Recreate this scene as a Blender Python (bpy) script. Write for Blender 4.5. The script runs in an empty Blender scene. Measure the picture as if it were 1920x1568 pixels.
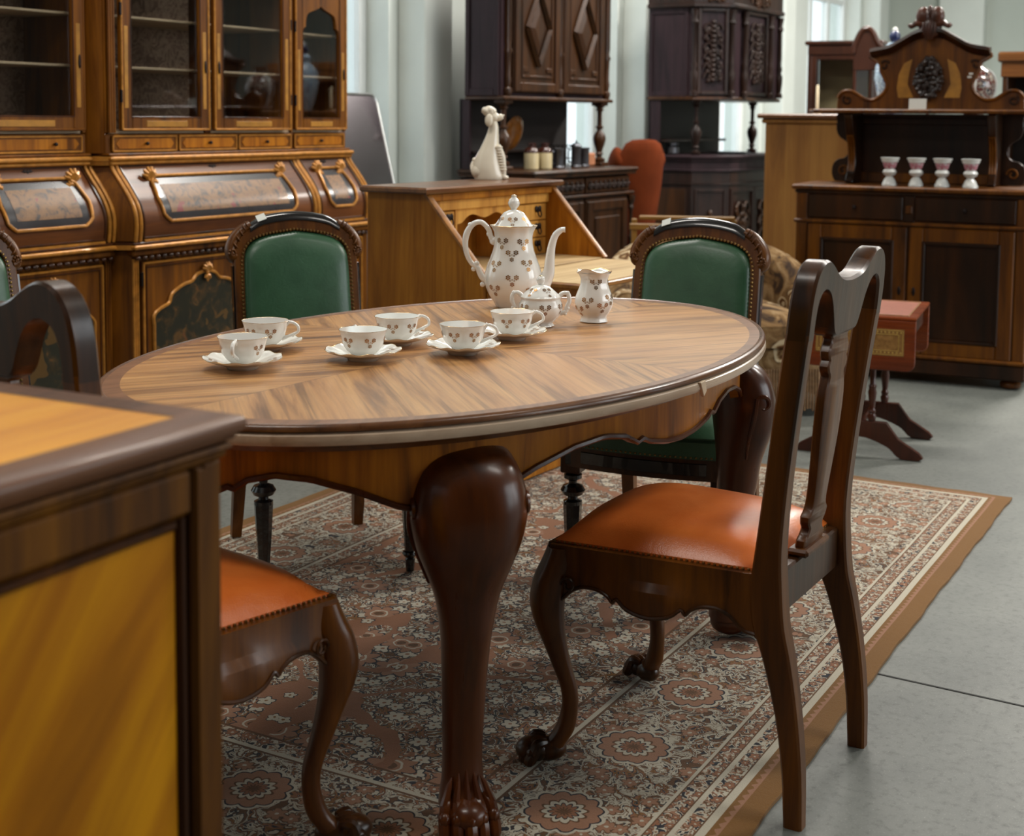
import bpy, math, random
from mathutils import Matrix, Vector
R = math.radians
cos, sin, pi = math.cos, math.sin, math.pi
random.seed(7)
SC = bpy.context.scene
COL = SC.collection

# ------------------------------------------------------------------ camera
CAM_H = 1.25
cam_d = bpy.data.cameras.new('camera')
cam = bpy.data.objects.new('camera', cam_d)
COL.objects.link(cam)
cam_d.sensor_fit = 'HORIZONTAL'; cam_d.sensor_width = 36.0
cam_d.lens = 2600.0 / 1920.0 * 36.0
cam_d.shift_y = -(784 - 450) / 1920.0
_p = math.atan2(228, 2600); _r = 0.009
_f = Vector((0, cos(_p), -sin(_p))); _r0 = Vector((1, 0, 0)); _d0 = _f.cross(_r0)
_rt = cos(_r) * _r0 - sin(_r) * _d0; _dn = sin(_r) * _r0 + cos(_r) * _d0
M = Matrix.Identity(4)
for i in range(3):
    M[i][0] = _rt[i]; M[i][1] = -_dn[i]; M[i][2] = -_f[i]
M[2][3] = CAM_H
cam.matrix_world = M
cam_d.dof.use_dof = True
cam_d.dof.focus_distance = 3.0
cam_d.dof.aperture_fstop = 5.0
cam_d.clip_start = 0.05
SC.camera = cam

# ------------------------------------------------------------------ world, lights, exposure
W = bpy.data.worlds.new('world'); SC.world = W; W.use_nodes = True
bg = W.node_tree.nodes['Background']
bg.inputs[0].default_value = (0.86, 0.95, 1.0, 1); bg.inputs[1].default_value = 1.35
SC.view_settings.view_transform = 'Standard'; SC.view_settings.look = 'None'
SC.view_settings.gamma = 1.0; SC.view_settings.use_curve_mapping = False
SC.view_settings.exposure = 0.55

ANG = 58.0                              # the hall and most of its furniture stand turned by this angle
U = Vector((cos(R(ANG)), sin(R(ANG)), 0)); V = Vector((sin(R(ANG)), -cos(R(ANG)), 0))
def uv(u, v, z=0.0): return U * u + V * v + Vector((0, 0, z))

def area(name, loc, target, sx, sy, power, col=(1, 1, 1)):
    l = bpy.data.lights.new(name, 'AREA'); l.shape = 'RECTANGLE'; l.size = sx; l.size_y = sy
    l.energy = power; l.color = col
    o = bpy.data.objects.new(name, l); COL.objects.link(o); o.location = loc
    o.rotation_euler = (Vector(target) - Vector(loc)).to_track_quat('-Z', 'Y').to_euler()
    return o
CEIL = 4.3
# daylight that comes in through the tall windows on the right hand side of the hall
area('window_daylight', uv(6.3, 5.85, 2.3), uv(5.4, -3.0, 0.5), 6.0, 2.6, 135, (0.93, 0.97, 1.0))
area('window_daylight', uv(-2.6, -1.0, 2.4), uv(5.0, -1.5, 0.6), 3.0, 2.2, 5, (0.93, 0.97, 1.0))  # added fill behind the camera, where the wall has no window
for (lu, lv, pw) in ((3.2, -3.2, 45), (7.2, -3.2, 90), (3.0, 1.0, 22), (7.0, 1.2, 130), (10.8, -1.0, 260), (11.5, -3.6, 40), (0.4, -1.7, 30)):
    area('ceiling_light', uv(lu, lv, CEIL - 0.12), uv(lu, lv, 0), 1.5, 0.32, pw, (1.0, 0.95, 0.88))

# ------------------------------------------------------------------ node helpers
def lin(c):
    r = []
    for x in c[:3]:
        x /= 255.0
        r.append(x / 12.92 if x <= 0.04045 else ((x + 0.055) / 1.055) ** 2.4)
    return (r[0], r[1], r[2], 1.0)

class NT:
    def __init__(s, name):
        s.mat = bpy.data.materials.new(name); s.mat.use_nodes = True
        s.t = s.mat.node_tree; s.b = s.t.nodes['Principled BSDF']
        s.b.inputs['Specular IOR Level'].default_value = 0.5
    def n(s, ty, **k):
        x = s.t.nodes.new(ty)
        for a, b in k.items(): setattr(x, a, b)
        return x
    def put(s, sock, val):
        if hasattr(val, 'is_linked') or isinstance(val, bpy.types.NodeSocket): s.t.links.new(val, sock)
        else: sock.default_value = val
    def m(s, op, a, b=None, c=None):
        x = s.n('ShaderNodeMath', operation=op)
        s.put(x.inputs[0], a)
        if b is not None: s.put(x.inputs[1], b)
        if c is not None: s.put(x.inputs[2], c)
        return x.outputs[0]
    def vm(s, op, a, b=None, scale=None):
        x = s.n('ShaderNodeVectorMath', operation=op)
        s.put(x.inputs[0], a)
        if b is not None: s.put(x.inputs[1], b)
        if scale is not None: s.put(x.inputs['Scale'], scale)
        return x.outputs['Value'] if op in ('LENGTH', 'DOT_PRODUCT') else x.outputs[0]
    def mix(s, f, a, b, mode='MIX'):
        x = s.n('ShaderNodeMix', data_type='RGBA', blend_type=mode)
        s.put(x.inputs[0], f); s.put(x.inputs[6], a); s.put(x.inputs[7], b)
        return x.outputs[2]
    def coord(s, which='Object'): return s.n('ShaderNodeTexCoord').outputs[which]
    def mapping(s, v, scale=(1, 1, 1), rot=(0, 0, 0), loc=(0, 0, 0)):
        x = s.n('ShaderNodeMapping'); s.t.links.new(v, x.inputs[0])
        x.inputs['Scale'].default_value = scale; x.inputs['Rotation'].default_value = rot; x.inputs['Location'].default_value = loc
        return x.outputs[0]
    def noise(s, v, sc, det=4, rough=0.55, dist=0.0, out=0):
        x = s.n('ShaderNodeTexNoise'); s.t.links.new(v, x.inputs['Vector'])
        x.inputs['Scale'].default_value = sc; x.inputs['Detail'].default_value = det
        x.inputs['Roughness'].default_value = rough; x.inputs['Distortion'].default_value = dist
        return x.outputs[out]
    def ramp(s, f, stops, interp='LINEAR'):
        x = s.n('ShaderNodeValToRGB'); s.t.links.new(f, x.inputs[0]); cr = x.color_ramp; cr.interpolation = interp
        while len(cr.elements) < len(stops): cr.elements.new(0.5)
        for e, (p, c) in zip(cr.elements, stops):
            e.position = p; e.color = c if len(c) == 4 else (*c, 1)
        return x.outputs[0]
    def bump(s, h, strength=0.2, dist=0.01):
        x = s.n('ShaderNodeBump'); s.t.links.new(h, x.inputs['Height'])
        x.inputs['Strength'].default_value = strength; x.inputs['Distance'].default_value = dist
        s.t.links.new(x.outputs[0], s.b.inputs['Normal'])
    def set(s, **k):
        names = {'col': 'Base Color', 'rough': 'Roughness', 'metal': 'Metallic', 'spec': 'Specular IOR Level', 'coat': 'Coat Weight', 'coatr': 'Coat Roughness', 'sss': 'Subsurface Weight', 'emit': 'Emission Color', 'emits': 'Emission Strength', 'ior': 'IOR', 'sheen': 'Sheen Weight'}
        for a, b in k.items(): s.put(s.b.inputs[names[a]], b)
        return s.mat

def plain(name, c, rough=0.5, metal=0.0, coat=0.0, spec=0.5, var=0.12, sc=8.0, bump=0.0):
    n = NT(name); co = n.coord()
    f = n.noise(co, sc, 5)
    c1 = lin(c); lo = tuple(x * (1 - var) for x in c1[:3]) + (1,); hi = tuple(min(1, x * (1 + var)) for x in c1[:3]) + (1,)
    n.set(col=n.ramp(f, [(0.3, lo), (0.7, hi)]), rough=rough, metal=metal, coat=coat, spec=spec)
    if bump: n.bump(n.noise(co, sc * 6, 5), bump, 0.004)
    return n.mat

def wood(name, c1, c2, c3=None, axis=2, sc=1.0, rough=0.34, coat=0.25, fine=1.0, blotch=0.35, rot=0.0, spec=0.30, sat=1.0):
    """c1 light, c2 mid, c3 dark streak; grain runs along axis"""
    n = NT(name); co = n.coord()
    c3 = c3 or tuple(x * 0.55 for x in c2)
    def lin(c, L=globals()['lin']):
        q = L(c); return (q[0] * (1 - .08 * sat), q[1] * (1 - .06 * sat), q[2] * (1 - .40 * sat), 1)
    if rot: co = n.mapping(co, rot=(0, rot, 0) if axis != 0 else (0, 0, rot))
    s3 = [9.0 * sc] * 3; s3[axis] = 0.8 * sc
    mp = n.mapping(co, scale=tuple(s3))
    a = n.noise(mp, 1.6, 6, 0.62, 0.9)
    s4 = [60.0 * sc] * 3; s4[axis] = 2.0 * sc
    b = n.noise(n.mapping(co, scale=tuple(s4)), 1.5, 4, 0.6)
    bl = n.noise(co, 2.3, 3, 0.5)
    c3 = c3 or tuple(x * 0.55 for x in c2)
    col = n.ramp(a, [(0.30, lin(c3)), (0.44, lin(c2)), (0.62, lin(c1))])
    dk = n.m('MULTIPLY', n.m('SUBTRACT', b, 0.35), 0.9 * fine)
    col = n.mix(n.m('MINIMUM', n.m('MAXIMUM', dk, 0.0), 0.5), col, lin(c3))
    hv = n.n('ShaderNodeHueSaturation'); n.t.links.new(col, hv.inputs['Color'])
    n.put(hv.inputs['Value'], n.m('ADD', n.m('MULTIPLY', bl, blotch * 2), 1 - blotch))
    n.set(col=hv.outputs[0], rough=n.m('ADD', n.m('MULTIPLY', b, 0.16), rough - 0.08), coat=coat, coatr=0.18, spec=spec)
    n.bump(b, 0.06, 0.002)
    return n.mat

# ------------------------------------------------------------------ mesh builder
class MB:
    def __init__(s): s.v = []; s.f = []; s.mi = []; s.T = Matrix.Identity(4)
    def add(s, vs, fs, mi=0):
        o = len(s.v)
        for p in vs: s.v.append(tuple(s.T @ Vector(p)))
        for f in fs: s.f.append(tuple(i + o for i in f)); s.mi.append(mi)
        return s
    def box(s, x0, x1, y0, y1, z0, z1, b=0.003, mi=0):
        if x0 > x1: x0, x1 = x1, x0
        if y0 > y1: y0, y1 = y1, y0
        if z0 > z1: z0, z1 = z1, z0
        b = min(b, (x1 - x0) * .45, (y1 - y0) * .45, (z1 - z0) * .45)
        vs = []; idx = {}
        for i, x in enumerate((x0, x1)):
            for j, y in enumerate((y0, y1)):
                for k, z in enumerate((z0, z1)):
                    sx, sy, sz = (1 if i == 0 else -1), (1 if j == 0 else -1), (1 if k == 0 else -1)
                    for a, p in enumerate(((x, y + sy * b, z + sz * b), (x + sx * b, y, z + sz * b), (x + sx * b, y + sy * b, z))):
                        idx[(i, j, k, a)] = len(vs); vs.append(p)
        g = lambda *q: idx[q]
        fs = []
        for i in (0, 1):
            q = [g(i, 0, 0, 0), g(i, 1, 0, 0), g(i, 1, 1, 0), g(i, 0, 1, 0)]; fs.append(q if i else q[::-1])
            q = [g(0, i, 0, 1), g(0, i, 1, 1), g(1, i, 1, 1), g(1, i, 0, 1)]; fs.append(q if i else q[::-1])
            q = [g(0, 0, i, 2), g(1, 0, i, 2), g(1, 1, i, 2), g(0, 1, i, 2)]; fs.append(q if i else q[::-1])
        for i in (0, 1):
            for j in (0, 1):
                q = [g(i, j, 0, 0), g(i, j, 1, 0), g(i, j, 1, 1), g(i, j, 0, 1)]; fs.append(q if i != j else q[::-1])
                q = [g(0, i, j, 1), g(1, i, j, 1), g(1, i, j, 2), g(0, i, j, 2)]; fs.append(q if i != j else q[::-1])
                q = [g(i, 0, j, 0), g(i, 1, j, 0), g(i, 1, j, 2), g(i, 0, j, 2)]; fs.append(q[::-1] if i != j else q)
                for k in (0, 1):
                    q = [g(i, j, k, 0), g(i, j, k, 1), g(i, j, k, 2)]
                    fs.append(q[::-1] if (i + j + k) % 2 else q)
        return s.add(vs, fs, mi)
    def grid(s, rows, closed_u=False, closed_v=False, cap=False, mi=0, flip=False):
        """rows: list of rings"""
        n = len(rows); m = len(rows[0]); vs = [p for r in rows for p in r]; fs = []
        for i in range(n if closed_v else n - 1):
            for j in range(m if closed_u else m - 1):
                a = i * m + j; b = i * m + (j + 1) % m; c = ((i + 1) % n) * m + (j + 1) % m; d = ((i + 1) % n) * m + j
                fs.append((a, b, c, d) if not flip else (d, c, b, a))
        if cap:
            f0 = tuple(range(m)); f1 = tuple((n - 1) * m + k for k in range(m))
            fs.append(f0[::-1] if not flip else f0); fs.append(f1 if not flip else f1[::-1])
        return s.add(vs, fs, mi)
    def lathe(s, prof, seg=24, cx=0, cy=0, cz=0, lob=0, amp=0.0, zamp=0.0, ampf=None, cap=True, mi=0):
        rows = []
        for i, (r, z) in enumerate(prof):
            a_ = amp if ampf is None else ampf(i)
            row = []
            for k in range(seg):
                t = 2 * pi * k / seg
                rr = max(r, 0.0) * (1 + a_ * cos(lob * t)) if lob else max(r, 0.0)
                row.append((cx + rr * cos(t), cy + rr * sin(t), cz + z + (zamp * a_ * cos(lob * t) if lob and zamp else 0)))
            rows.append(row)
        return s.grid(rows, closed_u=True, cap=cap, mi=mi)
    def tube(s, path, rad, seg=10, rw=None, closed=False, mi=0, up=None):
        """rad: float or list; rw: second radius (binormal)"""
        P = [Vector(p) for p in path]; n = len(P)
        if not isinstance(rad, (list, tuple)): rad = [rad] * n
        rw = rw or rad
        if not isinstance(rw, (list, tuple)): rw = [rw] * n
        rows = []; nrm = None
        for i in range(n):
            if closed: t = P[(i + 1) % n] - P[i - 1]
            else: t = P[min(i + 1, n - 1)] - P[max(i - 1, 0)]
            if t.length < 1e-9: t = Vector((0, 0, 1))
            t.normalize()
            if nrm is None:
                nrm = Vector(up) if up else (Vector((0, 0, 1)) if abs(t.z) < 0.9 else Vector((1, 0, 0)))
            elif up: nrm = Vector(up)
            nrm = (nrm - t * nrm.dot(t))
            if nrm.length < 1e-6: nrm = t.orthogonal()
            nrm.normalize(); bn = t.cross(nrm)
            rows.append([tuple(P[i] + nrm * rad[i] * cos(a) + bn * rw[i] * sin(a)) for a in [2 * pi * k / seg for k in range(seg)]])
        return s.grid(rows, closed_u=True, closed_v=closed, cap=not closed, mi=mi)
    def prism(s, poly, t0, t1, plane='xz', bev=0.0, mi=0):
        """extrude 2-D polygon between t0 and t1 on the remaining axis"""
        def P(a, b, t):
            return {'xz': (a, t, b), 'xy': (a, b, t), 'yz': (t, a, b)}[plane]
        n = len(poly)
        ar = sum(poly[i][0] * poly[(i + 1) % n][1] - poly[(i + 1) % n][0] * poly[i][1] for i in range(n))
        if ar < 0: poly = poly[::-1]
        def inset(d):
            out = []
            for i in range(n):
                a = Vector(poly[i - 1]); b = Vector(poly[i]); c = Vector(poly[(i + 1) % n])
                e1 = (b - a); e2 = (c - b)
                n1 = Vector((-e1.y, e1.x)); n2 = Vector((-e2.y, e2.x))
                if n1.length > 1e-9: n1.normalize()
                if n2.length > 1e-9: n2.normalize()
                q = n1 + n2
                if q.length < 1e-6: q = n1
                else: q = q / max(q.length_squared / 2, 0.5)
                out.append((b.x + q.x * d, b.y + q.y * d))
            return out
        lo, hi = min(t0, t1), max(t0, t1)
        rings = []
        if bev > 0:
            ins = inset(bev)
            rings = [[P(*q, lo) for q in ins], [P(*q, lo + bev) for q in poly], [P(*q, hi - bev) for q in poly], [P(*q, hi) for q in ins]]
        else: rings = [[P(*q, lo) for q in poly], [P(*q, hi) for q in poly]]
        return s.grid(rings, closed_u=True, cap=True, mi=mi, flip=(plane == 'xz'))
    def blob(s, c, r, seg=10, rings=7, mi=0, rot=None):
        rows = []
        q = rot.to_matrix() if rot is not None else None
        for i in range(rings + 1):
            ph = -pi / 2 + pi * i / rings
            row = []
            for k in range(seg):
                t = 2 * pi * k / seg
                p = Vector((r[0] * cos(ph) * cos(t), r[1] * cos(ph) * sin(t), r[2] * sin(ph)))
                if q: p = q @ p
                row.append((c[0] + p.x, c[1] + p.y, c[2] + p.z))
            rows.append(row)
        return s.grid(rows, closed_u=True, mi=mi)

def smooth_path(pts, n=6):
    """Catmull-Rom through tuples of any size"""
    out = []; m = len(pts)
    for i in range(m - 1):
        p0 = pts[max(i - 1, 0)]; p1 = pts[i]; p2 = pts[i + 1]; p3 = pts[min(i + 2, m - 1)]
        for k in range(n):
            t = k / n
            out.append(tuple(0.5 * ((2 * b) + (-a + c) * t + (2 * a - 5 * b + 4 * c - d) * t * t + (-a + 3 * b - 3 * c + d) * t ** 3) for a, b, c, d in zip(p0, p1, p2, p3)))
    out.append(tuple(pts[-1]))
    return out
SP = smooth_path

def obj(name, b, mats, parent=None, sharp=38, label=None, loc=None, rz=None):
    me = bpy.data.meshes.new(name)
    me.from_pydata(b.v, [], b.f)
    if not isinstance(mats, (list, tuple)): mats = [mats]
    for m in mats: me.materials.append(m)
    if len(mats) > 1:
        for p, i in zip(me.polygons, b.mi): p.material_index = i
    me.update()
    me.shade_smooth()
    try: me.set_sharp_from_angle(angle=R(sharp))
    except Exception: pass
    o = bpy.data.objects.new(name, me); COL.objects.link(o)
    if parent: o.parent = parent
    if loc is not None: o.location = loc
    if rz is not None: o.rotation_euler = (0, 0, R(rz))
    if label: o['label'] = label
    return o
def thing(name, label, cat, loc=(0, 0, 0), rz=0.0, group=None):
    o = bpy.data.objects.new(name, None); COL.objects.link(o); o.empty_display_size = 0.1
    o.location = loc; o.rotation_euler = (0, 0, R(rz)); o['label'] = label; o['category'] = cat
    if group: o['group'] = group
    return o
def tag(o, label, cat, group=None):
    o['label'] = label; o['category'] = cat
    if group: o['group'] = group
    return o
def struct(name, b, mats, loc=None, rz=None, label=None, sharp=38, parent=None):
    o = obj(name, b, mats, parent, sharp, label, loc, rz)
    if parent is None: o['kind'] = 'structure'
    return o
def kids(o): return [c for c in o.children]
def dup(root, loc, rz, label, group=None):
    m = {}
    def rec(o, par):
        c = o.copy(); COL.objects.link(c); c.parent = par
        for ch in kids(o): rec(ch, c)
        return c
    r = rec(root, None)
    r.location = loc; r.rotation_euler = (0, 0, R(rz)); r['label'] = label
    if group: r['group'] = group
    return r

# ------------------------------------------------------------------ materials
M_gilt = plain('gilt_wood', (176, 118, 44), 0.38, 0.25, 0.1, var=0.3, sc=30)
M_cabwood = wood('red_walnut', (132, 78, 20), (104, 58, 14), (56, 28, 8), rough=0.40, coat=.1, spec=.25)
M_cabdark = wood('dark_walnut', (84, 42, 14), (62, 30, 10), (30, 14, 6), rough=0.36)
M_flap = wood('flap_mahogany', (114, 64, 34), (94, 50, 26), (66, 34, 16), axis=0, rough=0.42, coat=0.15)
M_ochre = plain('ochre_inlay', (158, 108, 26), 0.45, 0.0, 0.2, var=0.25, sc=20)
M_shelf = plain('pale_shelf', (172, 148, 118), 0.5)
M_iron = plain('dark_iron', (34, 26, 24), 0.45, 0.7)
M_brass = plain('old_brass', (150, 118, 70), 0.35, 0.85, var=0.2)
M_paper = plain('paper', (216, 218, 212), 0.8, var=0.03)

def m_fabric_back():
    n = NT('brown_damask'); co = n.coord()
    a = n.noise(n.mapping(co, scale=(1, 1, 0.8)), 17, 3, 0.5, 2.2)
    n.set(col=n.ramp(a, [(0.40, lin((104, 78, 60))), (0.5, lin((150, 122, 98))), (0.6, lin((116, 88, 70)))]), rough=0.85)
    return n.mat
M_damask = m_fabric_back()
def m_painted():
    n = NT('painted_panel'); co = n.coord()
    a = n.noise(co, 16, 4, 0.6, 1.0); b = n.noise(co, 9, 2, 0.5, 0.6)
    c = n.ramp(a, [(0.0, lin((16, 18, 10))), (0.5, lin((30, 30, 14))), (0.60, lin((60, 44, 18))), (0.68, lin((96, 66, 26))), (0.74, lin((104, 40, 20)))])
    c = n.mix(n.m('GREATER_THAN', b, 0.62), c, lin((84, 60, 22)))
    n.set(col=c, rough=0.4, coat=0.3); return n.mat
M_painted = m_painted()
def m_frieze():
    n = NT('painted_frieze'); co = n.coord()
    a = n.noise(co, 22, 4, 0.6, 0.8); b = n.noise(n.mapping(co, loc=(3, 1, 2)), 14, 3)
    c = n.ramp(a, [(0.36, lin((50, 38, 30))), (0.46, lin((112, 76, 38))), (0.60, lin((124, 86, 44))), (0.66, lin((84, 58, 34)))])
    c = n.mix(n.m('GREATER_THAN', b, 0.64), c, lin((118, 34, 28)))
    n.set(col=c, rough=0.4, coat=0.15); return n.mat
M_frieze = m_frieze()
M_slate = plain('slate_paint', (52, 50, 52), 0.25, 0, 0.5, var=0.2)

def m_glass():
    n = NT('clear_glass'); t = n.t
    tr = n.n('ShaderNodeBsdfTransparent'); tr.inputs[0].default_value = (0.93, 0.95, 0.95, 1)
    gl = n.n('ShaderNodeBsdfGlossy'); gl.inputs['Roughness'].default_value = 0.03
    lw = n.n('ShaderNodeLayerWeight'); lw.inputs[0].default_value = 0.5
    fr = n.m('ADD', n.m('MULTIPLY', n.m('POWER', lw.outputs['Facing'], 4.0), 0.75), 0.07)
    mx = n.n('ShaderNodeMixShader')
    t.links.new(fr, mx.inputs[0]); t.links.new(tr.outputs[0], mx.inputs[1]); t.links.new(gl.outputs[0], mx.inputs[2])
    t.links.new(mx.outputs[0], t.nodes['Material Output'].inputs[0])
    return n.mat
M_glass = m_glass()
M_mirror = plain('mirror_glass', (190, 196, 200), 0.04, 1.0, var=0.02)

# table veneer, quartered and matched with a cross-banded border
TA, TB = 0.903, 0.565
def m_veneer():
    n = NT('quartered_walnut_veneer'); co = n.coord()
    sp = n.n('ShaderNodeSeparateXYZ'); n.t.links.new(co, sp.inputs[0]); x, y = sp.outputs[0], sp.outputs[1]
    ax, ay = n.m('ABSOLUTE', x), n.m('ABSOLUTE', y)
    # x*y<0 quadrants run one way, the others the other way
    q = n.m('GREATER_THAN', n.m('MULTIPLY', x, y), 0.0)
    def grain(rot, seed):
        mp = n.mapping(co, rot=(0, 0, rot), loc=(seed, seed * 2, 0))
        a = n.noise(n.mapping(mp, scale=(1.1, 15, 1)), 1.7, 5, 0.6, 0.5)
        b = n.noise(n.mapping(mp, scale=(3, 75, 1)), 1.5, 3, 0.6)
        c = n.noise(n.mapping(mp, scale=(0.7, 5, 1)), 1.5, 2, 0.5)
        col = n.ramp(a, [(0.28, lin((92, 62, 40))), (0.38, lin((140, 98, 60))), (0.49, lin((182, 132, 80))), (0.7, lin((204, 156, 100)))])
        col = n.mix(n.m('MULTIPLY', n.m('MAXIMUM', n.m('SUBTRACT', b, 0.45), 0.0), 1.6), col, lin((108, 76, 54)))
        ln = n.noise(n.mapping(mp, scale=(.8, 34, 1), loc=(2, 5, 0)), 1.3, 3, 0.6)
        col = n.mix(n.m('MINIMUM', n.m('MULTIPLY', n.m('MAXIMUM', n.m('SUBTRACT', ln, 0.56), 0.0), 7.0), 0.65), col, lin((98, 68, 44)))
        col = n.mix(n.m('MULTIPLY', n.m('MAXIMUM', n.m('SUBTRACT', c, 0.5), 0.0), 1.6), col, lin((206, 150, 100)))
        return col
    col = n.mix(q, grain(R(33), 3.1), grain(R(-48), 7.7))
    jo = n.m('LESS_THAN', n.m('MINIMUM', ax, ay), 0.0012)
    col = n.mix(n.m('MULTIPLY', jo, 0.6), col, lin((90, 62, 44)))
    e = n.m('SQRT', n.m('ADD', n.m('POWER', n.m('DIVIDE', ax, TA), 2.0), n.m('POWER', n.m('DIVIDE', ay, TB), 2.0)))
    an = n.m('ARCTAN2', n.m('DIVIDE', y, TB), n.m('DIVIDE', x, TA))
    cb = n.n('ShaderNodeCombineXYZ'); n.put(cb.inputs[0], n.m('MULTIPLY', an, 26.0)); n.put(cb.inputs[1], n.m('MULTIPLY', e, 3.0))
    bn = n.noise(cb.outputs[0], 1.6, 4, 0.6)
    bcol = n.ramp(bn, [(0.3, lin((104, 70, 50))), (0.6, lin((140, 98, 70)))])
    col = n.mix(n.m('GREATER_THAN', e, 0.945), col, bcol)
    n.set(col=col, rough=0.33, coat=0.15, coatr=0.25)
    return n.mat
M_veneer = m_veneer()
M_rim = wood('table_rim', (120, 78, 48), (100, 62, 38), (62, 38, 24), axis=0, rough=0.3, coat=0.3, sat=.4)
M_band = wood('pale_edge_band', (204, 180, 154), (190, 164, 138), (160, 134, 110), axis=0, sc=0.6, rough=0.3, coat=0.3, blotch=0.15, sat=0)  # pale tone puts the edge's reflected light into the wood colour
M_apron = wood('apron_walnut', (186, 114, 26), (156, 90, 18), (104, 58, 12), rough=0.42, coat=0.05, sc=1.2, spec=.25)
M_leg = wood('leg_mahogany', (96, 48, 18), (78, 36, 13), (46, 20, 8), rough=0.30, coat=0.25, sc=0.6)
M_chairwood = wood('chair_walnut', (112, 64, 20), (86, 46, 14), (46, 24, 9), rough=0.36, coat=0.12)
M_chairdark = wood('chair_dark', (80, 44, 18), (56, 30, 12), (30, 16, 8), rough=0.33, coat=0.2)

def leather(name, c, c2, rough=0.3):
    n = NT(name); co = n.coord()
    a = n.noise(co, 7, 5, 0.6, 0.4)
    v = n.n('ShaderNodeTexVoronoi', feature='DISTANCE_TO_EDGE'); n.t.links.new(n.mapping(co, scale=(1, 1, 1)), v.inputs['Vector']); v.inputs['Scale'].default_value = 300
    n.set(col=n.ramp(a, [(0.3, lin(c2)), (0.65, lin(c))]), rough=n.m('ADD', n.m('MULTIPLY', a, 0.2), rough - 0.1), coat=0.2, coatr=0.25)
    h = n.m('ADD', n.m('MULTIPLY', v.outputs[0], 0.35), n.noise(co, 16, 6, 0.65, 1.5))
    n.bump(h, 0.22, 0.004); return n.mat
M_orange = leather('orange_leather', (224, 120, 50), (204, 98, 36), 0.30)
M_green = leather('green_leather', (50, 88, 60), (38, 72, 48), 0.36)

def m_porcelain():
    n = NT('porcelain'); co = n.coord()
    n.set(col=n.ramp(n.noise(co, 3, 2), [(0, lin((236, 233, 225))), (1, lin((243, 241, 235)))]), rough=0.12, coat=0.5, coatr=0.03, sss=0.0)
    return n.mat
M_porc = m_porcelain()
M_gold = plain('gold_print', (158, 112, 60), 0.28, 0.9, var=0.25, sc=80)
M_goldrim = plain('gold_rim', (190, 160, 110), 0.25, 0.8, var=0.2, sc=60)

def m_concrete():
    n = NT('concrete'); co = n.coord()
    a = n.noise(co, 2.2, 6, 0.65); b = n.noise(co, 48, 6, 0.7); c = n.noise(co, 260, 3, 0.6)
    col = n.ramp(a, [(0.3, lin((90, 94, 90))), (0.7, lin((118, 121, 115)))])
    col = n.mix(n.m('MULTIPLY', n.m('MAXIMUM', n.m('SUBTRACT', b, 0.52), 0.0), 3.0), col, lin((64, 64, 62)))
    col = n.mix(n.m('MULTIPLY', n.m('MAXIMUM', n.m('SUBTRACT', c, 0.60), 0.0), 3.0), col, lin((176, 176, 168)))
    n.set(col=col, rough=n.m('ADD', n.m('MULTIPLY', b, 0.3), 0.32), spec=0.4)
    n.bump(b, 0.08, 0.003); return n.mat
M_conc = m_concrete()
M_wall = plain('white_wall_paint', (208, 214, 208), 0.7, var=0.05, sc=2.5, bump=0.05)
M_wallg = plain('grey_wall_paint', (176, 184, 176), 0.7, var=0.04, sc=2)
M_dim = plain('brown_grey_wall', (74, 66, 58), .8)
M_white = plain('window_white', (222, 226, 224), 0.45, var=0.03)
M_ceil = plain('ceiling_paint', (160, 160, 156), 0.8, var=0.03)

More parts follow.
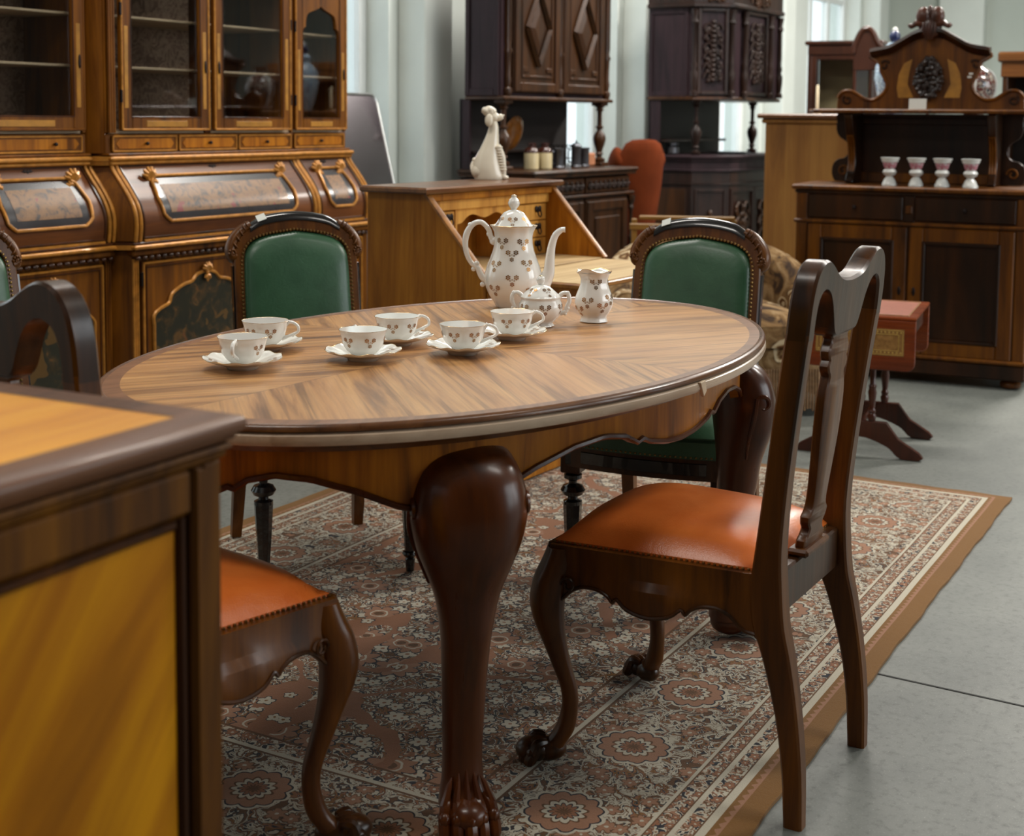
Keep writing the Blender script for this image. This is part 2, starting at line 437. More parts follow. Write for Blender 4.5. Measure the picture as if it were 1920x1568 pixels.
# ------------------------------------------------------------------ rug material
RX, RY = 1.0, 1.58
def m_rug():
    n = NT('oriental_rug'); co = n.coord()
    # small wobble of woven outlines
    wv = n.noise(co, 60, 2, 0.5, out=1)
    cw = n.vm('ADD', co, n.vm('SCALE', n.vm('SUBTRACT', wv, (0.5, 0.5, 0.5)), scale=0.010))
    sp = n.n('ShaderNodeSeparateXYZ'); n.t.links.new(co, sp.inputs[0])
    ax, ay = n.m('ABSOLUTE', sp.outputs[0]), n.m('ABSOLUTE', sp.outputs[1])
    dx, dy = n.m('SUBTRACT', RX, ax), n.m('SUBTRACT', RY, ay)
    d = n.m('MINIMUM', dx, dy)
    cream, navy, terra, brown, ochre, pink, grey = [lin(c) for c in ((196, 188, 168), (24, 28, 38), (142, 94, 62), (96, 62, 26), (124, 84, 28), (156, 112, 84), (108, 110, 106))]
    absv = n.n('ShaderNodeCombineXYZ'); spw = n.n('ShaderNodeSeparateXYZ'); n.t.links.new(cw, spw.inputs[0])
    n.put(absv.inputs[0], n.m('ABSOLUTE', spw.outputs[0])); n.put(absv.inputs[1], n.m('ABSOLUTE', spw.outputs[1]))
    S = absv.outputs[0]           # mirrored coordinates: the design is symmetrical
    def flowers(col, vec, scale, petals, r0, r1, cp, co_, cc, keep=1.0, rnd=0.7, edge=0.05, seed=(0, 0, 0), ring=None):
        mp = n.mapping(vec, scale=(scale, scale, 0), loc=seed)
        v = n.n('ShaderNodeTexVoronoi', voronoi_dimensions='2D'); n.t.links.new(mp, v.inputs['Vector'])
        v.inputs['Scale'].default_value = 1.0; v.inputs['Randomness'].default_value = rnd
        dl = n.vm('SUBTRACT', mp, v.outputs['Position'])
        s2 = n.n('ShaderNodeSeparateXYZ'); n.t.links.new(dl, s2.inputs[0])
        an = n.m('ARCTAN2', s2.outputs[1], s2.outputs[0])
        lob = n.m('ABSOLUTE', n.m('COSINE', n.m('MULTIPLY', an, petals / 2.0)))
        s3 = n.n('ShaderNodeSeparateColor'); n.t.links.new(v.outputs['Color'], s3.inputs[0])
        size = n.m('ADD', n.m('MULTIPLY', s3.outputs[0], 0.35), 0.75)
        rad = n.m('DIVIDE', v.outputs['Distance'], size)
        Rr = n.m('ADD', r0, n.m('MULTIPLY', lob, r1 - r0))
        ok = n.m('LESS_THAN', s3.outputs[1], keep)
        o = n.m('MULTIPLY', n.m('LESS_THAN', rad, n.m('ADD', Rr, edge)), ok)
        p = n.m('MULTIPLY', n.m('LESS_THAN', rad, Rr), ok)
        c = n.m('MULTIPLY', n.m('LESS_THAN', rad, r0 * 0.36), ok)
        col = n.mix(o, col, co_); col = n.mix(p, col, cp)
        if ring is not None:
            rg = n.m('MULTIPLY', n.m('LESS_THAN', rad, r0 * 0.72), ok); col = n.mix(rg, col, ring)
            rg = n.m('MULTIPLY', n.m('LESS_THAN', rad, r0 * 0.58), ok); col = n.mix(rg, col, cp)
        return n.mix(c, col, cc)
    # dense ground: leaves and vines
    g = n.noise(n.mapping(S, scale=(1, 1, 0)), 24, 2, 0.5, 1.4)
    g2 = n.noise(n.mapping(S, scale=(1, 1, 0), loc=(5, 3, 0)), 38, 2, 0.5, 1.0)
    dense = n.ramp(g, [(0.0, brown), (0.35, navy), (0.40, cream), (0.45, navy), (0.47, terra), (0.51, ochre), (0.545, navy), (0.575, cream), (0.62, brown), (0.65, navy)], 'CONSTANT')
    dense = n.mix(n.m('GREATER_THAN', g2, 0.60), dense, terra)
    dense = n.mix(n.m('GREATER_THAN', g2, 0.66), dense, cream)
    dense = flowers(dense, S, 17, 5, 0.20, 0.36, cream, navy, terra, 0.75, 0.9, 0.07, (0.3, 0.2, 0))
    dense = flowers(dense, S, 7.5, 8, 0.24, 0.38, pink, navy, brown, 0.34, 0.8, 0.035, (2.3, 1.2, 0), cream)
    # open salmon ground shows between the dense parts
    op = n.noise(n.mapping(S, scale=(1, 1, 0), loc=(1.7, 0.4, 0)), 2.6, 2, 0.4, 0.8)
    opn = flowers(terra, S, 20, 5, 0.22, 0.36, cream, navy, ochre, 0.22, 0.8, 0.06, (4.1, 2.0, 0))
    fld = n.mix(n.m('MULTIPLY', n.m('GREATER_THAN', op, 0.515), n.m('LESS_THAN', op, 0.575)), dense, opn)
    # main border with rosettes on cream ground
    v1 = n.noise(n.mapping(S, scale=(1, 1, 0), loc=(9, 0, 0)), 30, 2, 0.5, 1.2)
    mb = n.ramp(v1, [(0.0, brown), (0.38, navy), (0.42, cream), (0.48, brown), (0.50, cream), (0.54, navy), (0.57, terra), (0.60, ochre), (0.64, navy), (0.67, cream)], 'CONSTANT')
    mb = flowers(mb, S, 19, 6, 0.2, 0.36, pink, brown, cream, 0.5, 0.9, 0.06, (1.1, 5.2, 0))
    rs = n.n('ShaderNodeCombineXYZ')       # rosettes at a regular step along the border
    step = 0.30
    along = n.mix(n.m('LESS_THAN', dx, dy), S, S)
    isx = n.m('LESS_THAN', dx, dy)
    t_al = n.m('ADD', n.m('MULTIPLY', isx, n.m('ABSOLUTE', spw.outputs[1])), n.m('MULTIPLY', n.m('SUBTRACT', 1.0, isx), n.m('ABSOLUTE', spw.outputs[0])))
    t_fr = n.m('SUBTRACT', n.m('FRACT', n.m('DIVIDE', t_al, step)), 0.5)
    tx = n.m('MULTIPLY', t_fr, step); ty = n.m('SUBTRACT', d, 0.315)
    rr = n.m('SQRT', n.m('ADD', n.m('POWER', tx, 2.0), n.m('POWER', ty, 2.0))); an = n.m('ARCTAN2', ty, tx)
    lob = n.m('ABSOLUTE', n.m('COSINE', n.m('MULTIPLY', an, 6.0)))
    rp = n.m('ADD', 0.058, n.m('MULTIPLY', lob, 0.010))
    for (lim, cc) in ((0.013, cream), (0.006, navy), (0.002, pink), (-0.022, brown), (-0.027, cream), (-0.037, navy), (-0.041, terra), (-0.052, brown)):
        mb = n.mix(n.m('LESS_THAN', rr, n.m('ADD', rp, lim)), mb, cc)
    # narrow guard stripes
    v2 = n.noise(n.mapping(S, scale=(1, 1, 0), loc=(2, 7, 0)), 62, 1, 0.5, 0.8)
    gs = n.ramp(v2, [(0.0, navy), (0.40, cream), (0.50, pink), (0.56, brown), (0.62, cream)], 'CONSTANT')
    gs = flowers(gs, S, 30, 5, 0.22, 0.38, terra, navy, cream, 0.8, 0.3, 0.06)
    zz = n.m('ABSOLUTE', n.m('SUBTRACT', n.m('FRACT', n.m('MULTIPLY', t_al, 42.0)), 0.5))
    zig = n.mix(n.m('GREATER_THAN', n.m('ADD', n.m('MULTIPLY', zz, 0.020), 0.048), d), ochre, pink)
    def sel(dv, stops):      # stack of bands by distance from the edge
        col = stops[0][1]
        for lim, c in stops[1:]:
            col = n.mix(n.m('GREATER_THAN', dv, lim), col, c)
        return col
    col = sel(d, [(0, ochre), (0.044, zig), (0.064, cream), (0.080, brown), (0.083, gs), (0.112, cream), (0.122, brown), (0.125, gs), (0.158, brown), (0.161, cream), (0.168, mb), (0.435, brown), (0.441, cream), (0.452, gs), (0.492, brown), (0.499, fld)])
    f = n.noise(co, 420, 2, 0.6)
    col = n.mix(n.m('MULTIPLY', f, 0.34), col, lin((44, 36, 32)))
    n.set(col=col, rough=0.95, spec=0.15, sheen=0.15)
    n.bump(n.m('ADD', f, n.m('MULTIPLY', g, 0.6)), 0.35, 0.003)
    return n.mat
M_rug = m_rug()

# ================================================================== SETTING
def fm(*rows): return rows
def slab(name, u0, u1, v0, v1, z0, z1, mat, **k):
    b = MB(); b.box(u0, u1, v0, v1, z0, z1, 0.0)
    return struct(name, b, mat, **k)
def frame(b, x0, x1, z0, z1, y0, y1, w, bev=.003):
    b.box(x0, x0 + w, y0, y1, z0, z1, bev); b.box(x1 - w, x1, y0, y1, z0, z1, bev)
    b.box(x0 + w, x1 - w, y0, y1, z0, z0 + w, bev); b.box(x0 + w, x1 - w, y0, y1, z1 - w, z1, bev)
# hall frame: local x = along U, local y = -V (so walls are written with y = -v)
HF = Matrix.Rotation(R(ANG), 4, 'Z')
def hs(name, b, mat, **k):
    o = struct(name, b, mat, **k)
    if k.get('parent') is None: o.matrix_world = HF
    return o
U0, U1, V0, V1 = -3.0, 16.2, -4.95, 6.0     # hall extents
b = MB(); b.box(U0, U1, -V1, -V0, -0.1, 0.0, 0.0)
flo = hs('floor', b, M_conc)
# saw-cut joints in the slab
M_joint = plain('joint_filler', (58, 58, 56), 0.9)
jb = MB()
b = MB(); b.box(U0 - .2, U1 + .2, -V1 - .2, -V0 + .2, CEIL, CEIL + .1, 0.0); hs('ceiling', b, M_ceil)
# left wall with windows; the wall plane is v = V0, y = 4.95
PIL = [6.77 + 2.86 * k for k in range(-3, 4)]
wins = [(c + 1.0, c + 2.63) for c in PIL[:-1]]
SILL, HEAD = 0.85, 3.5
b = MB(); yw = -V0
b.box(U0, U1, yw, yw + .35, 0, SILL, 0.0); b.box(U0, U1, yw, yw + .35, HEAD, CEIL, 0.0)
edges = [U0] + [x for w in wins for x in w] + [U1]
for i in range(0, len(edges), 2): b.box(edges[i], edges[i + 1], yw, yw + .35, SILL, HEAD, 0.0)
hs('wall_left', b, M_wall)
for i, c in enumerate(PIL):
    b = MB(); b.box(c - .14, c + .14, yw - .20, yw, 0, CEIL, 0.008); b.box(c - .16, c + .16, yw - .22, yw, 0, .14, .008)
    b.box(c - .17, c + .17, yw - .23, yw, CEIL - .22, CEIL, .01)
    hs('trim_%d' % (i + 1), b, M_wall)
def window(i, u0, u1, y, parentless=True, into=1):
    b = MB(); t = .07
    ya, yb = (y + .16, y + .24)
    b.box(u0, u0 + t, ya, yb, SILL, HEAD, .005); b.box(u1 - t, u1, ya, yb, SILL, HEAD, .005)
    b.box(u0, u1, ya, yb, SILL, SILL + t, .005); b.box(u0, u1, ya, yb, HEAD - t, HEAD, .005)
    w = hs('window_%d' % i, b, M_white)
    def part(name, bb, m): 
        o = obj(name, bb, m, w); return o
    n = 3
    for k in range(1, n):
        x = u0 + (u1 - u0) * k / n; bb = MB(); bb.box(x - .035, x + .035, ya + .005, yb - .005, SILL + t, HEAD - t, .004); part('mullion', bb, M_white)
    for z in (2.55,):
        bb = MB(); bb.box(u0 + t, u1 - t, ya + .012, yb - .012, z - .03, z + .03, .004); part('transom', bb, M_white)
    for k in range(n):
        xa = u0 + (u1 - u0) * k / n; xb = u0 + (u1 - u0) * (k + 1) / n
        bb = MB(); bb.box(xa + .04, xb - .04, ya + .036, ya + .042, SILL + t, HEAD - t, 0); part('pane', bb, M_glass)
    bb = MB(); bb.box(u0 - .05, u1 + .05, y - .06, ya, SILL - .03, SILL, .006); part('sill', bb, M_white)
for i, (a, c) in enumerate(wins): window(i + 1, a, c, yw)
# far wall, right wall with windows, wall behind the camera
b = MB(); b.box(U1, U1 + .3, -V1, -V0 + .35, 0, CEIL, 0.0); hs('wall_back', b, M_wallg)
for k, y in enumerate((4.1, 2.3, 0.5, -1.3)):
    b = MB(); b.box(U1 - .12, U1, y - .25, y + .25, 0, CEIL, .008); hs('trim_%d' % (8 + k), b, M_wall)
b = MB(); b.box(U0 - .3, U0, -V1, -V0 + .35, 0, CEIL, 0.0); hs('wall_front', b, M_dim)
wr_ = [(3.1, 5.1), (5.5, 7.5), (7.9, 9.9)]
b = MB(); ee = [U0] + [q for w_ in wr_ for q in w_] + [U1]
b.box(U0, U1, -V1 - .3, -V1, 0, SILL, 0.0); b.box(U0, U1, -V1 - .3, -V1, HEAD, CEIL, 0.0)
for i in range(0, len(ee), 2): b.box(ee[i], ee[i + 1], -V1 - .3, -V1, SILL, HEAD, 0.0)
hs('wall_right', b, M_dim)
for i, (a, c) in enumerate(wr_):
    b = MB(); frame(b, a, c, SILL, HEAD, -V1 - .2, -V1 - .12, .07); w7 = hs('window_%d' % (i + 7), b, M_white)
    for k in (1, 2): obj('mullion', MB().box(a + (c - a) * k / 3 - .03, a + (c - a) * k / 3 + .03, -V1 - .19, -V1 - .13, SILL + .07, HEAD - .07, .004), M_white, w7)
    for k in range(3): obj('pane', MB().box(a + (c - a) * k / 3 + .03, a + (c - a) * (k + 1) / 3 - .03, -V1 - .165, -V1 - .160, SILL + .06, HEAD - .06, 0), M_glass, w7)
b = MB(); b.box(U0 - .3, U0, -V1 - .3, -V1, 0, CEIL, 0); hs('trim_20', b, M_dim)
# ceiling lamps: real fixtures around the lamps' light
def fixture(u, v, i, lab):
    t = thing('ceiling_lamp', lab, 'lamp', uv(u, v, CEIL - .1), ANG, 'ceiling lamps of the hall')
    b = MB(); b.box(-.80, .80, -.2, .2, 0.0, .1, .01); obj('housing', b, M_white, t)
    return t
for i, (lu, lv) in enumerate(((3.2, -3.2), (7.2, -3.2), (3.0, 1.0), (7.0, 1.2), (10.8, -1.0), (11.5, -3.6), (0.4, -1.7))):
    lab_ = 'white strip lamp under the ceiling, ' + ('over the near left of the hall', 'over the gilt cabinet', 'over the near right of the hall', 'over the buffet', 'beyond the buffet', 'over the far dark dresser', 'nearest to the camera')[i]
    fixture(lu, lv, i, lab_)

# saw-cut joint in the concrete, running from under the rug to the right
b = MB(); b.T = Matrix.Translation((0.977, 2.966, 0)) @ Matrix.Rotation(R(-32), 4, 'Z'); b.box(-1.2, 3.2, -.003, .003, 0.0002, 0.0012, 0)
struct('trim_30', b, M_joint)

# ================================================================== RUG
RZ = 0.011
_u = Vector((cos(R(60.5)), sin(R(60.5)), 0)); _v = Vector((sin(R(60.5)), -cos(R(60.5)), 0))
rc = Vector((1.672, 4.526, 0)) - _v * RX - _u * RY
b = MB()
rows = []
def rug_z(x, y): return RZ + 0.0008 * sin(x * 9 + y * 3) + 0.0006 * sin(y * 13)
nx, ny = 48, 76
top = [[(-RX + 2 * RX * i / nx + (0.0012 * sin(j * 1.7) + .002 * sin(j * .6) if i in (0, nx) else 0), -RY + 2 * RY * j / ny + (0.004 * sin(i * 1.3) if j in (0, ny) else 0), rug_z(i / nx * 2, j / ny * 3) if 0 < i < nx and 0 < j < ny else RZ * .75) for i in range(nx + 1)] for j in range(ny + 1)]
b.grid(top)
ring = [(i, 0) for i in range(nx + 1)] + [(nx, j) for j in range(1, ny + 1)] + [(i, ny) for i in range(nx - 1, -1, -1)] + [(0, j) for j in range(ny - 1, 0, -1)]
r1 = [top[j][i] for i, j in ring]; r0 = [(p[0], p[1], 0.001) for p in r1]
b.grid([r0, r1], closed_u=True)
rug = obj('oriental_rug', b, M_rug, loc=rc, rz=60.5 - 90)
tag(rug, 'large oriental rug with floral pattern and ochre edge under the oval dining table', 'rug')

# ================================================================== OVAL TABLE
TZ = 0.76
TANG = 56.57
tab = thing('oval_dining_table', 'large oval walnut dining table with bulging cabriole legs, carrying the white tea set', 'table', (-0.088, 2.984, 0), TANG)
NS = 144
def ell(a, b_, z, n=NS, f=None):
    return [(a * cos(2 * pi * k / n), b_ * sin(2 * pi * k / n), z if f is None else f(2 * pi * k / n)) for k in range(n)]
b = MB()     # veneered top surface
b.grid([ell(.002, .002, TZ), ell(TA * .5, TB * .5, TZ), ell(TA - .012, TB - .012, TZ), ell(TA - .010, TB - .010, TZ - .003)], closed_u=True)
b.grid([ell(.002, .002, TZ - .01), ell(TA - .012, TB - .012, TZ - .01)], closed_u=True, flip=True)
obj('table_top', b, M_veneer, tab)
b = MB()
pr = [(-.012, -.0006), (-.006, .0012), (-.001, -.001), (0.002, -.006), (.002, -.010), (-.003, -.0125), (-.006, -.0125)]
b.grid([ell(TA + o, TB + o, TZ + z) for o, z in pr], closed_u=True); obj('edge_bead', b, M_rim, tab)
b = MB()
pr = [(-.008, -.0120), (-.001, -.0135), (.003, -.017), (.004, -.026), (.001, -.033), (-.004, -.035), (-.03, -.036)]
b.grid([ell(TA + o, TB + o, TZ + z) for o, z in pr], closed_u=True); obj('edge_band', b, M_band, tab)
th0 = math.atan2(.38 / TB, .57 / TA)
def apron_z(t):
    t = t % (2 * pi); t = min(t, 2 * pi - t); t = min(t, pi - t)      # 0..pi/2
    if t < th0: s_ = (th0 - t) / th0; end = True
    else: s_ = (t - th0) / (pi / 2 - th0); end = False
    pts = [(0, .585), (.16, .60), (.30, .632), (.45, .655), (.58, .662), (.68, .652), (.74, .634), (.765, .640), (.80, .630), (.9, .618), (1.0, .614)]
    for (a, za), (c, zc) in zip(pts, pts[1:]):
        if a <= s_ <= c: return za + (zc - za) * (s_ - a) / (c - a) + (0.006 if not end else 0)
    return .614
NA = 288
ai, bi = TA - .055, TB - .055
b = MB()
b.grid([ell(ai - .022, bi - .022, TZ - .03, NA), ell(ai, bi, TZ - .03, NA), ell(ai, bi, 0, NA, lambda t: apron_z(t) + .006), ell(ai - .002, bi - .002, 0, NA, lambda t: apron_z(t)), ell(ai - .022, bi - .022, 0, NA, apron_z)], closed_u=True, closed_v=True, flip=True)
obj('apron', b, M_apron, tab, sharp=50)
b = MB(); b.tube([(x * 1.0, y * 1.0, z) for x, y, z in ell(ai + .002, bi + .002, 0, NA, lambda t: apron_z(t) + .004)], .0055, 6, closed=True)
obj('apron_bead', b, M_leg, tab)
b = MB(); b.grid([ell(ai + .004, bi + .004, TZ - .036, NS), ell(ai + .012, bi + .012, TZ - .042, NS), ell(ai + .003, bi + .003, TZ - .055, NS)], closed_u=True)
obj('apron_moulding', b, M_rim, tab)

def superring(o, z, w, d, n=28, p=2.3):
    r = []
    for k in range(n):
        t = 2 * pi * k / n; c, s_ = cos(t), sin(t)
        x = w * math.copysign(abs(c) ** (2 / p), c); y = d * math.copysign(abs(s_) ** (2 / p), s_)
        r.append((x, -o + y, z))
    return r
def paw(b, w, l, h, fwd=0.0, toes=5, z0=0.0, tr=.50):
    """lion paw; toes point to -y"""
    b.blob((0, fwd + l * .10, z0 + h * .46), (w * .38, l * .38, h * .46), 16, 9)
    b.blob((0, fwd - l * (.08 if tr < .6 else .20), z0 + h * (.52 if tr < .6 else .46)), (w * (.38 if tr < .6 else .46), l * .38, h * (.40 if tr < .6 else .46)), 14, 8)
    for i in range(toes):
        a = (i - (toes - 1) / 2) / ((toes - 1) / 2 or 1)
        x = a * w * .40; fy = fwd - l * (.34 - .13 * abs(a)); r_ = w * tr / toes
        b.tube(SP([(x * .62, fwd + l * .05, z0 + h * .82), (x * .9, fwd - l * .14, z0 + h * .80), (x, fy, z0 + h * .52), (x * 1.04, fy - l * .09, z0 + h * .22), (x * 1.04, fy - l * .10, z0 + h * .02)], 3), [r_ * q for q in (.5, .7, .85, .95, 1, 1.05, 1.1, 1.1, 1.12, 1.1, 1.0, .8, .5)], 8)
        b.blob((x * 1.02, fy - l * .03, z0 + h * .50), (r_ * 1.12, r_ * 1.2, h * .20), 8, 6)
LEGPROF = [(.700, -.055, .022, .020), (.696, -.040, .048, .036), (.682, -.016, .075, .054), (.65, .006, .092, .064), (.61, .014, .1015, .069), (.575, .018, .101, .070), (.53, .018, .091, .066),
           (.485, .014, .074, .058), (.44, .009, .057, .051), (.38, .006, .0455, .046), (.31, -.004, .0400, .041), (.22, -.014, .0365, .037), (.15, -.020, .0345, .035), (.105, -.018, .036, .037), (.085, -.012, .040, .042), (.06, -.004, .044, .05)]
def table_leg():
    b = MB()
    pf = SP(LEGPROF, 3)
    b.grid([superring(o, z, w, d) for z, o, w, d in pf], closed_u=True, cap=True, flip=True)
    return b
def ear(b, side, sc=1.0, z=.60, o=.03, x=.097):
    path = []
    for k in range(19):
        t = k / 18; a = pi * (0.2 + 2.2 * t); r_ = .020 * (1 - .72 * t) * sc
        path.append((side * (x), -o + r_ * cos(a) * 1.0, z + r_ * sin(a) - .004))
    b.tube(path, [.0065 * sc * (1 - .4 * k / 18) for k in range(19)], 7)
    b.tube(SP([(side * x, -o + .016, z + .01), (side * (x + .002), -o + .022, z - .04), (side * (x - .013), -o + .028, z - .09), (side * (x - .032), -o + .026, z - .14)], 4), [.0075 - .005 * k / 12 for k in range(13)], 7)
for (lx, ly, fz) in ((-.546, .377, 0), (.565, .375, 0), (-.56, -.38, 0), (.58, -.38, 0)):
    # outward direction of each leg, kept close to the diagonal
    lx_, ly_ = lx, -ly
    ang = math.atan2(ly_ * 1.25, lx_ * .8) + pi / 2
    b = table_leg(); o_ = obj('leg', b, M_leg, tab)
    z_rug = RZ + .002
    o_.matrix_basis = Matrix.Translation((lx_, ly_, 0)) @ Matrix.Rotation(ang, 4, 'Z')
    b = MB(); paw(b, .105, .13, .075, fwd=-.01, z0=z_rug + .004)
    for k in range(5):
        x = (k - 2) * .014; b.tube([(x * .9, -.012, .135 - abs(k - 2) * .010), (x * 1.1, -.020, .105), (x * 1.5, -.032, .075)], [.001, .005, .008], 7)
    obj('paw_foot', b, M_leg, o_)
    for sd in (1, -1): b = MB(); ear(b, sd); obj('scroll_ear', b, M_leg, o_)
# splintered chip on the edge
b = MB(); b.prism([(-.012, .008), (.010, .010), (.016, -.012), (.004, -.022)], -.003, .004, 'xz', .001)
_ct = math.atan2(.447 / TB, .20 / TA)
ch = obj('chipped_edge', b, plain('raw_wood', (222, 200, 170), .7), tab, label='pale splintered chip on the table edge', loc=(-.03, -.5685, .738))

# ================================================================== CHAIR WITH ORANGE SEAT
def arc_pts(cx, cz, r, a0, a1, n):
    return [(cx + r * cos(a0 + (a1 - a0) * k / n), cz + r * sin(a0 + (a1 - a0) * k / n)) for k in range(n + 1)]
def seat_dome(b, wf, wb, yf, yb, z0, h, n=16, nose=0.0, m=14):
    """domed upholstery over a trapezoid; wf/wb half widths"""
    rows = []
    for j in range(m + 1):
        v = j / m; vv = v * v * (3 - 2 * v)
        y = yb + (yf - yb) * v
        row = []
        for i in range(n + 1):
            u = -1 + 2 * i / n
            w = wb + (wf - wb) * v
            # rounded corners and bowed front
            yy = y + nose * (1 - u * u) * v
            e = (1 - abs(u) ** 3.2) * (1 - abs(2 * v - 1) ** 3.6)
            row.append((u * w * (1 - .02 * (1 - e)), yy, z0 + h * max(e, 0) ** .55))
        rows.append(row)
    b.grid(rows, flip=True)
    # small skirt to the rail
    edge = [rows[0][i] for i in range(n + 1)] + [rows[j][n] for j in range(1, m + 1)] + [rows[m][i] for i in range(n - 1, -1, -1)] + [rows[j][0] for j in range(m - 1, 0, -1)]
    b.grid([[(p[0], p[1], p[2] - .012) for p in edge], edge], closed_u=True)
    return edge
def nails(b, pts, r=.0035, step=.011):
    acc = 0
    n = len(pts)
    for i in range(n):
        a = Vector(pts[i]); c = Vector(pts[(i + 1) % n]); L = (c - a).length
        t = acc
        while t < L:
            p = a + (c - a) * (t / L); b.blob(tuple(p), (r, r, r * .8), 5, 3); t += step
        acc = t - L
def cabriole(b, x, y, ox, oy, ztop, h0, wtop=.030, foot=True, zf=0.0):
    """leg whose knee bulges towards (ox,oy)"""
    o = Vector((ox, oy, 0)).normalized()
    pr = [(ztop, .004, .026, .026), (ztop - .03, .012, .030, .030), (ztop - .06, .022, .033, .034), (ztop - .10, .030, .033, .034), (ztop - .14, .027, .029, .030), (ztop - .18, .017, .023, .024),
          (ztop - .23, .002, .018, .019), (ztop - .28, -.014, .0155, .0165), (ztop - .32, -.016, .0150, .016), (zf + .065, -.006, .0175, .019), (zf + .040, .012, .019, .021), (zf + .018, .020, .017, .018)]
    pr = SP(pr, 3); rows = []
    for z, f, w, d in pr:
        ring = []
        for k in range(16):
            t = 2 * pi * k / 16; c, s_ = cos(t), sin(t)
            a_ = w * math.copysign(abs(c) ** .8, c); e = d * math.copysign(abs(s_) ** .8, s_)
            ring.append((x + o.x * (f + e) - o.y * a_, y + o.y * (f + e) + o.x * a_, z))
        rows.append(ring)
    b.grid(rows, closed_u=True, cap=True, flip=True)
def skirt(b, x0, y0, x1, y1, zt, prof, th=.022, out=0.0):
    """rail board between two points; prof: list of (s, zbottom)"""
    a = Vector((x0, y0, 0)); c = Vector((x1, y1, 0)); d = (c - a); L = d.length; d.normalize(); nn = Vector((d.y, -d.x, 0))
    rows = []
    for s_, zb, bul in prof:
        p = a + d * (L * s_)
        q = p + nn * (out + bul)
        ins = p - nn * th
        rows.append([(ins.x, ins.y, zt), (p.x + nn.x * out, p.y + nn.y * out, zt), (p.x + nn.x * out, p.y + nn.y * out, zt - .045), (q.x, q.y, zt - .06), (q.x, q.y, zb + .008), (p.x + nn.x * (out + bul * .8 + .001), p.y + nn.y * (out + bul * .8 + .001), zb), (ins.x, ins.y, zb)])
    b.grid(rows, closed_u=True, cap=True)
SK = [(0, .335, 0), (.06, .340, .001), (.12, .362, .003), (.18, .372, .004), (.25, .371, .006), (.30, .362, .007), (.325, .352, .008), (.345, .360, .008), (.40, .344, .012), (.5, .336, .014), (.60, .344, .012), (.655, .360, .008), (.675, .352, .008), (.70, .362, .007), (.75, .371, .006), (.82, .372, .004), (.88, .362, .003), (.94, .340, .001), (1, .335, 0)]
FZ = .0132                                 # thickness of the rug the front feet stand on
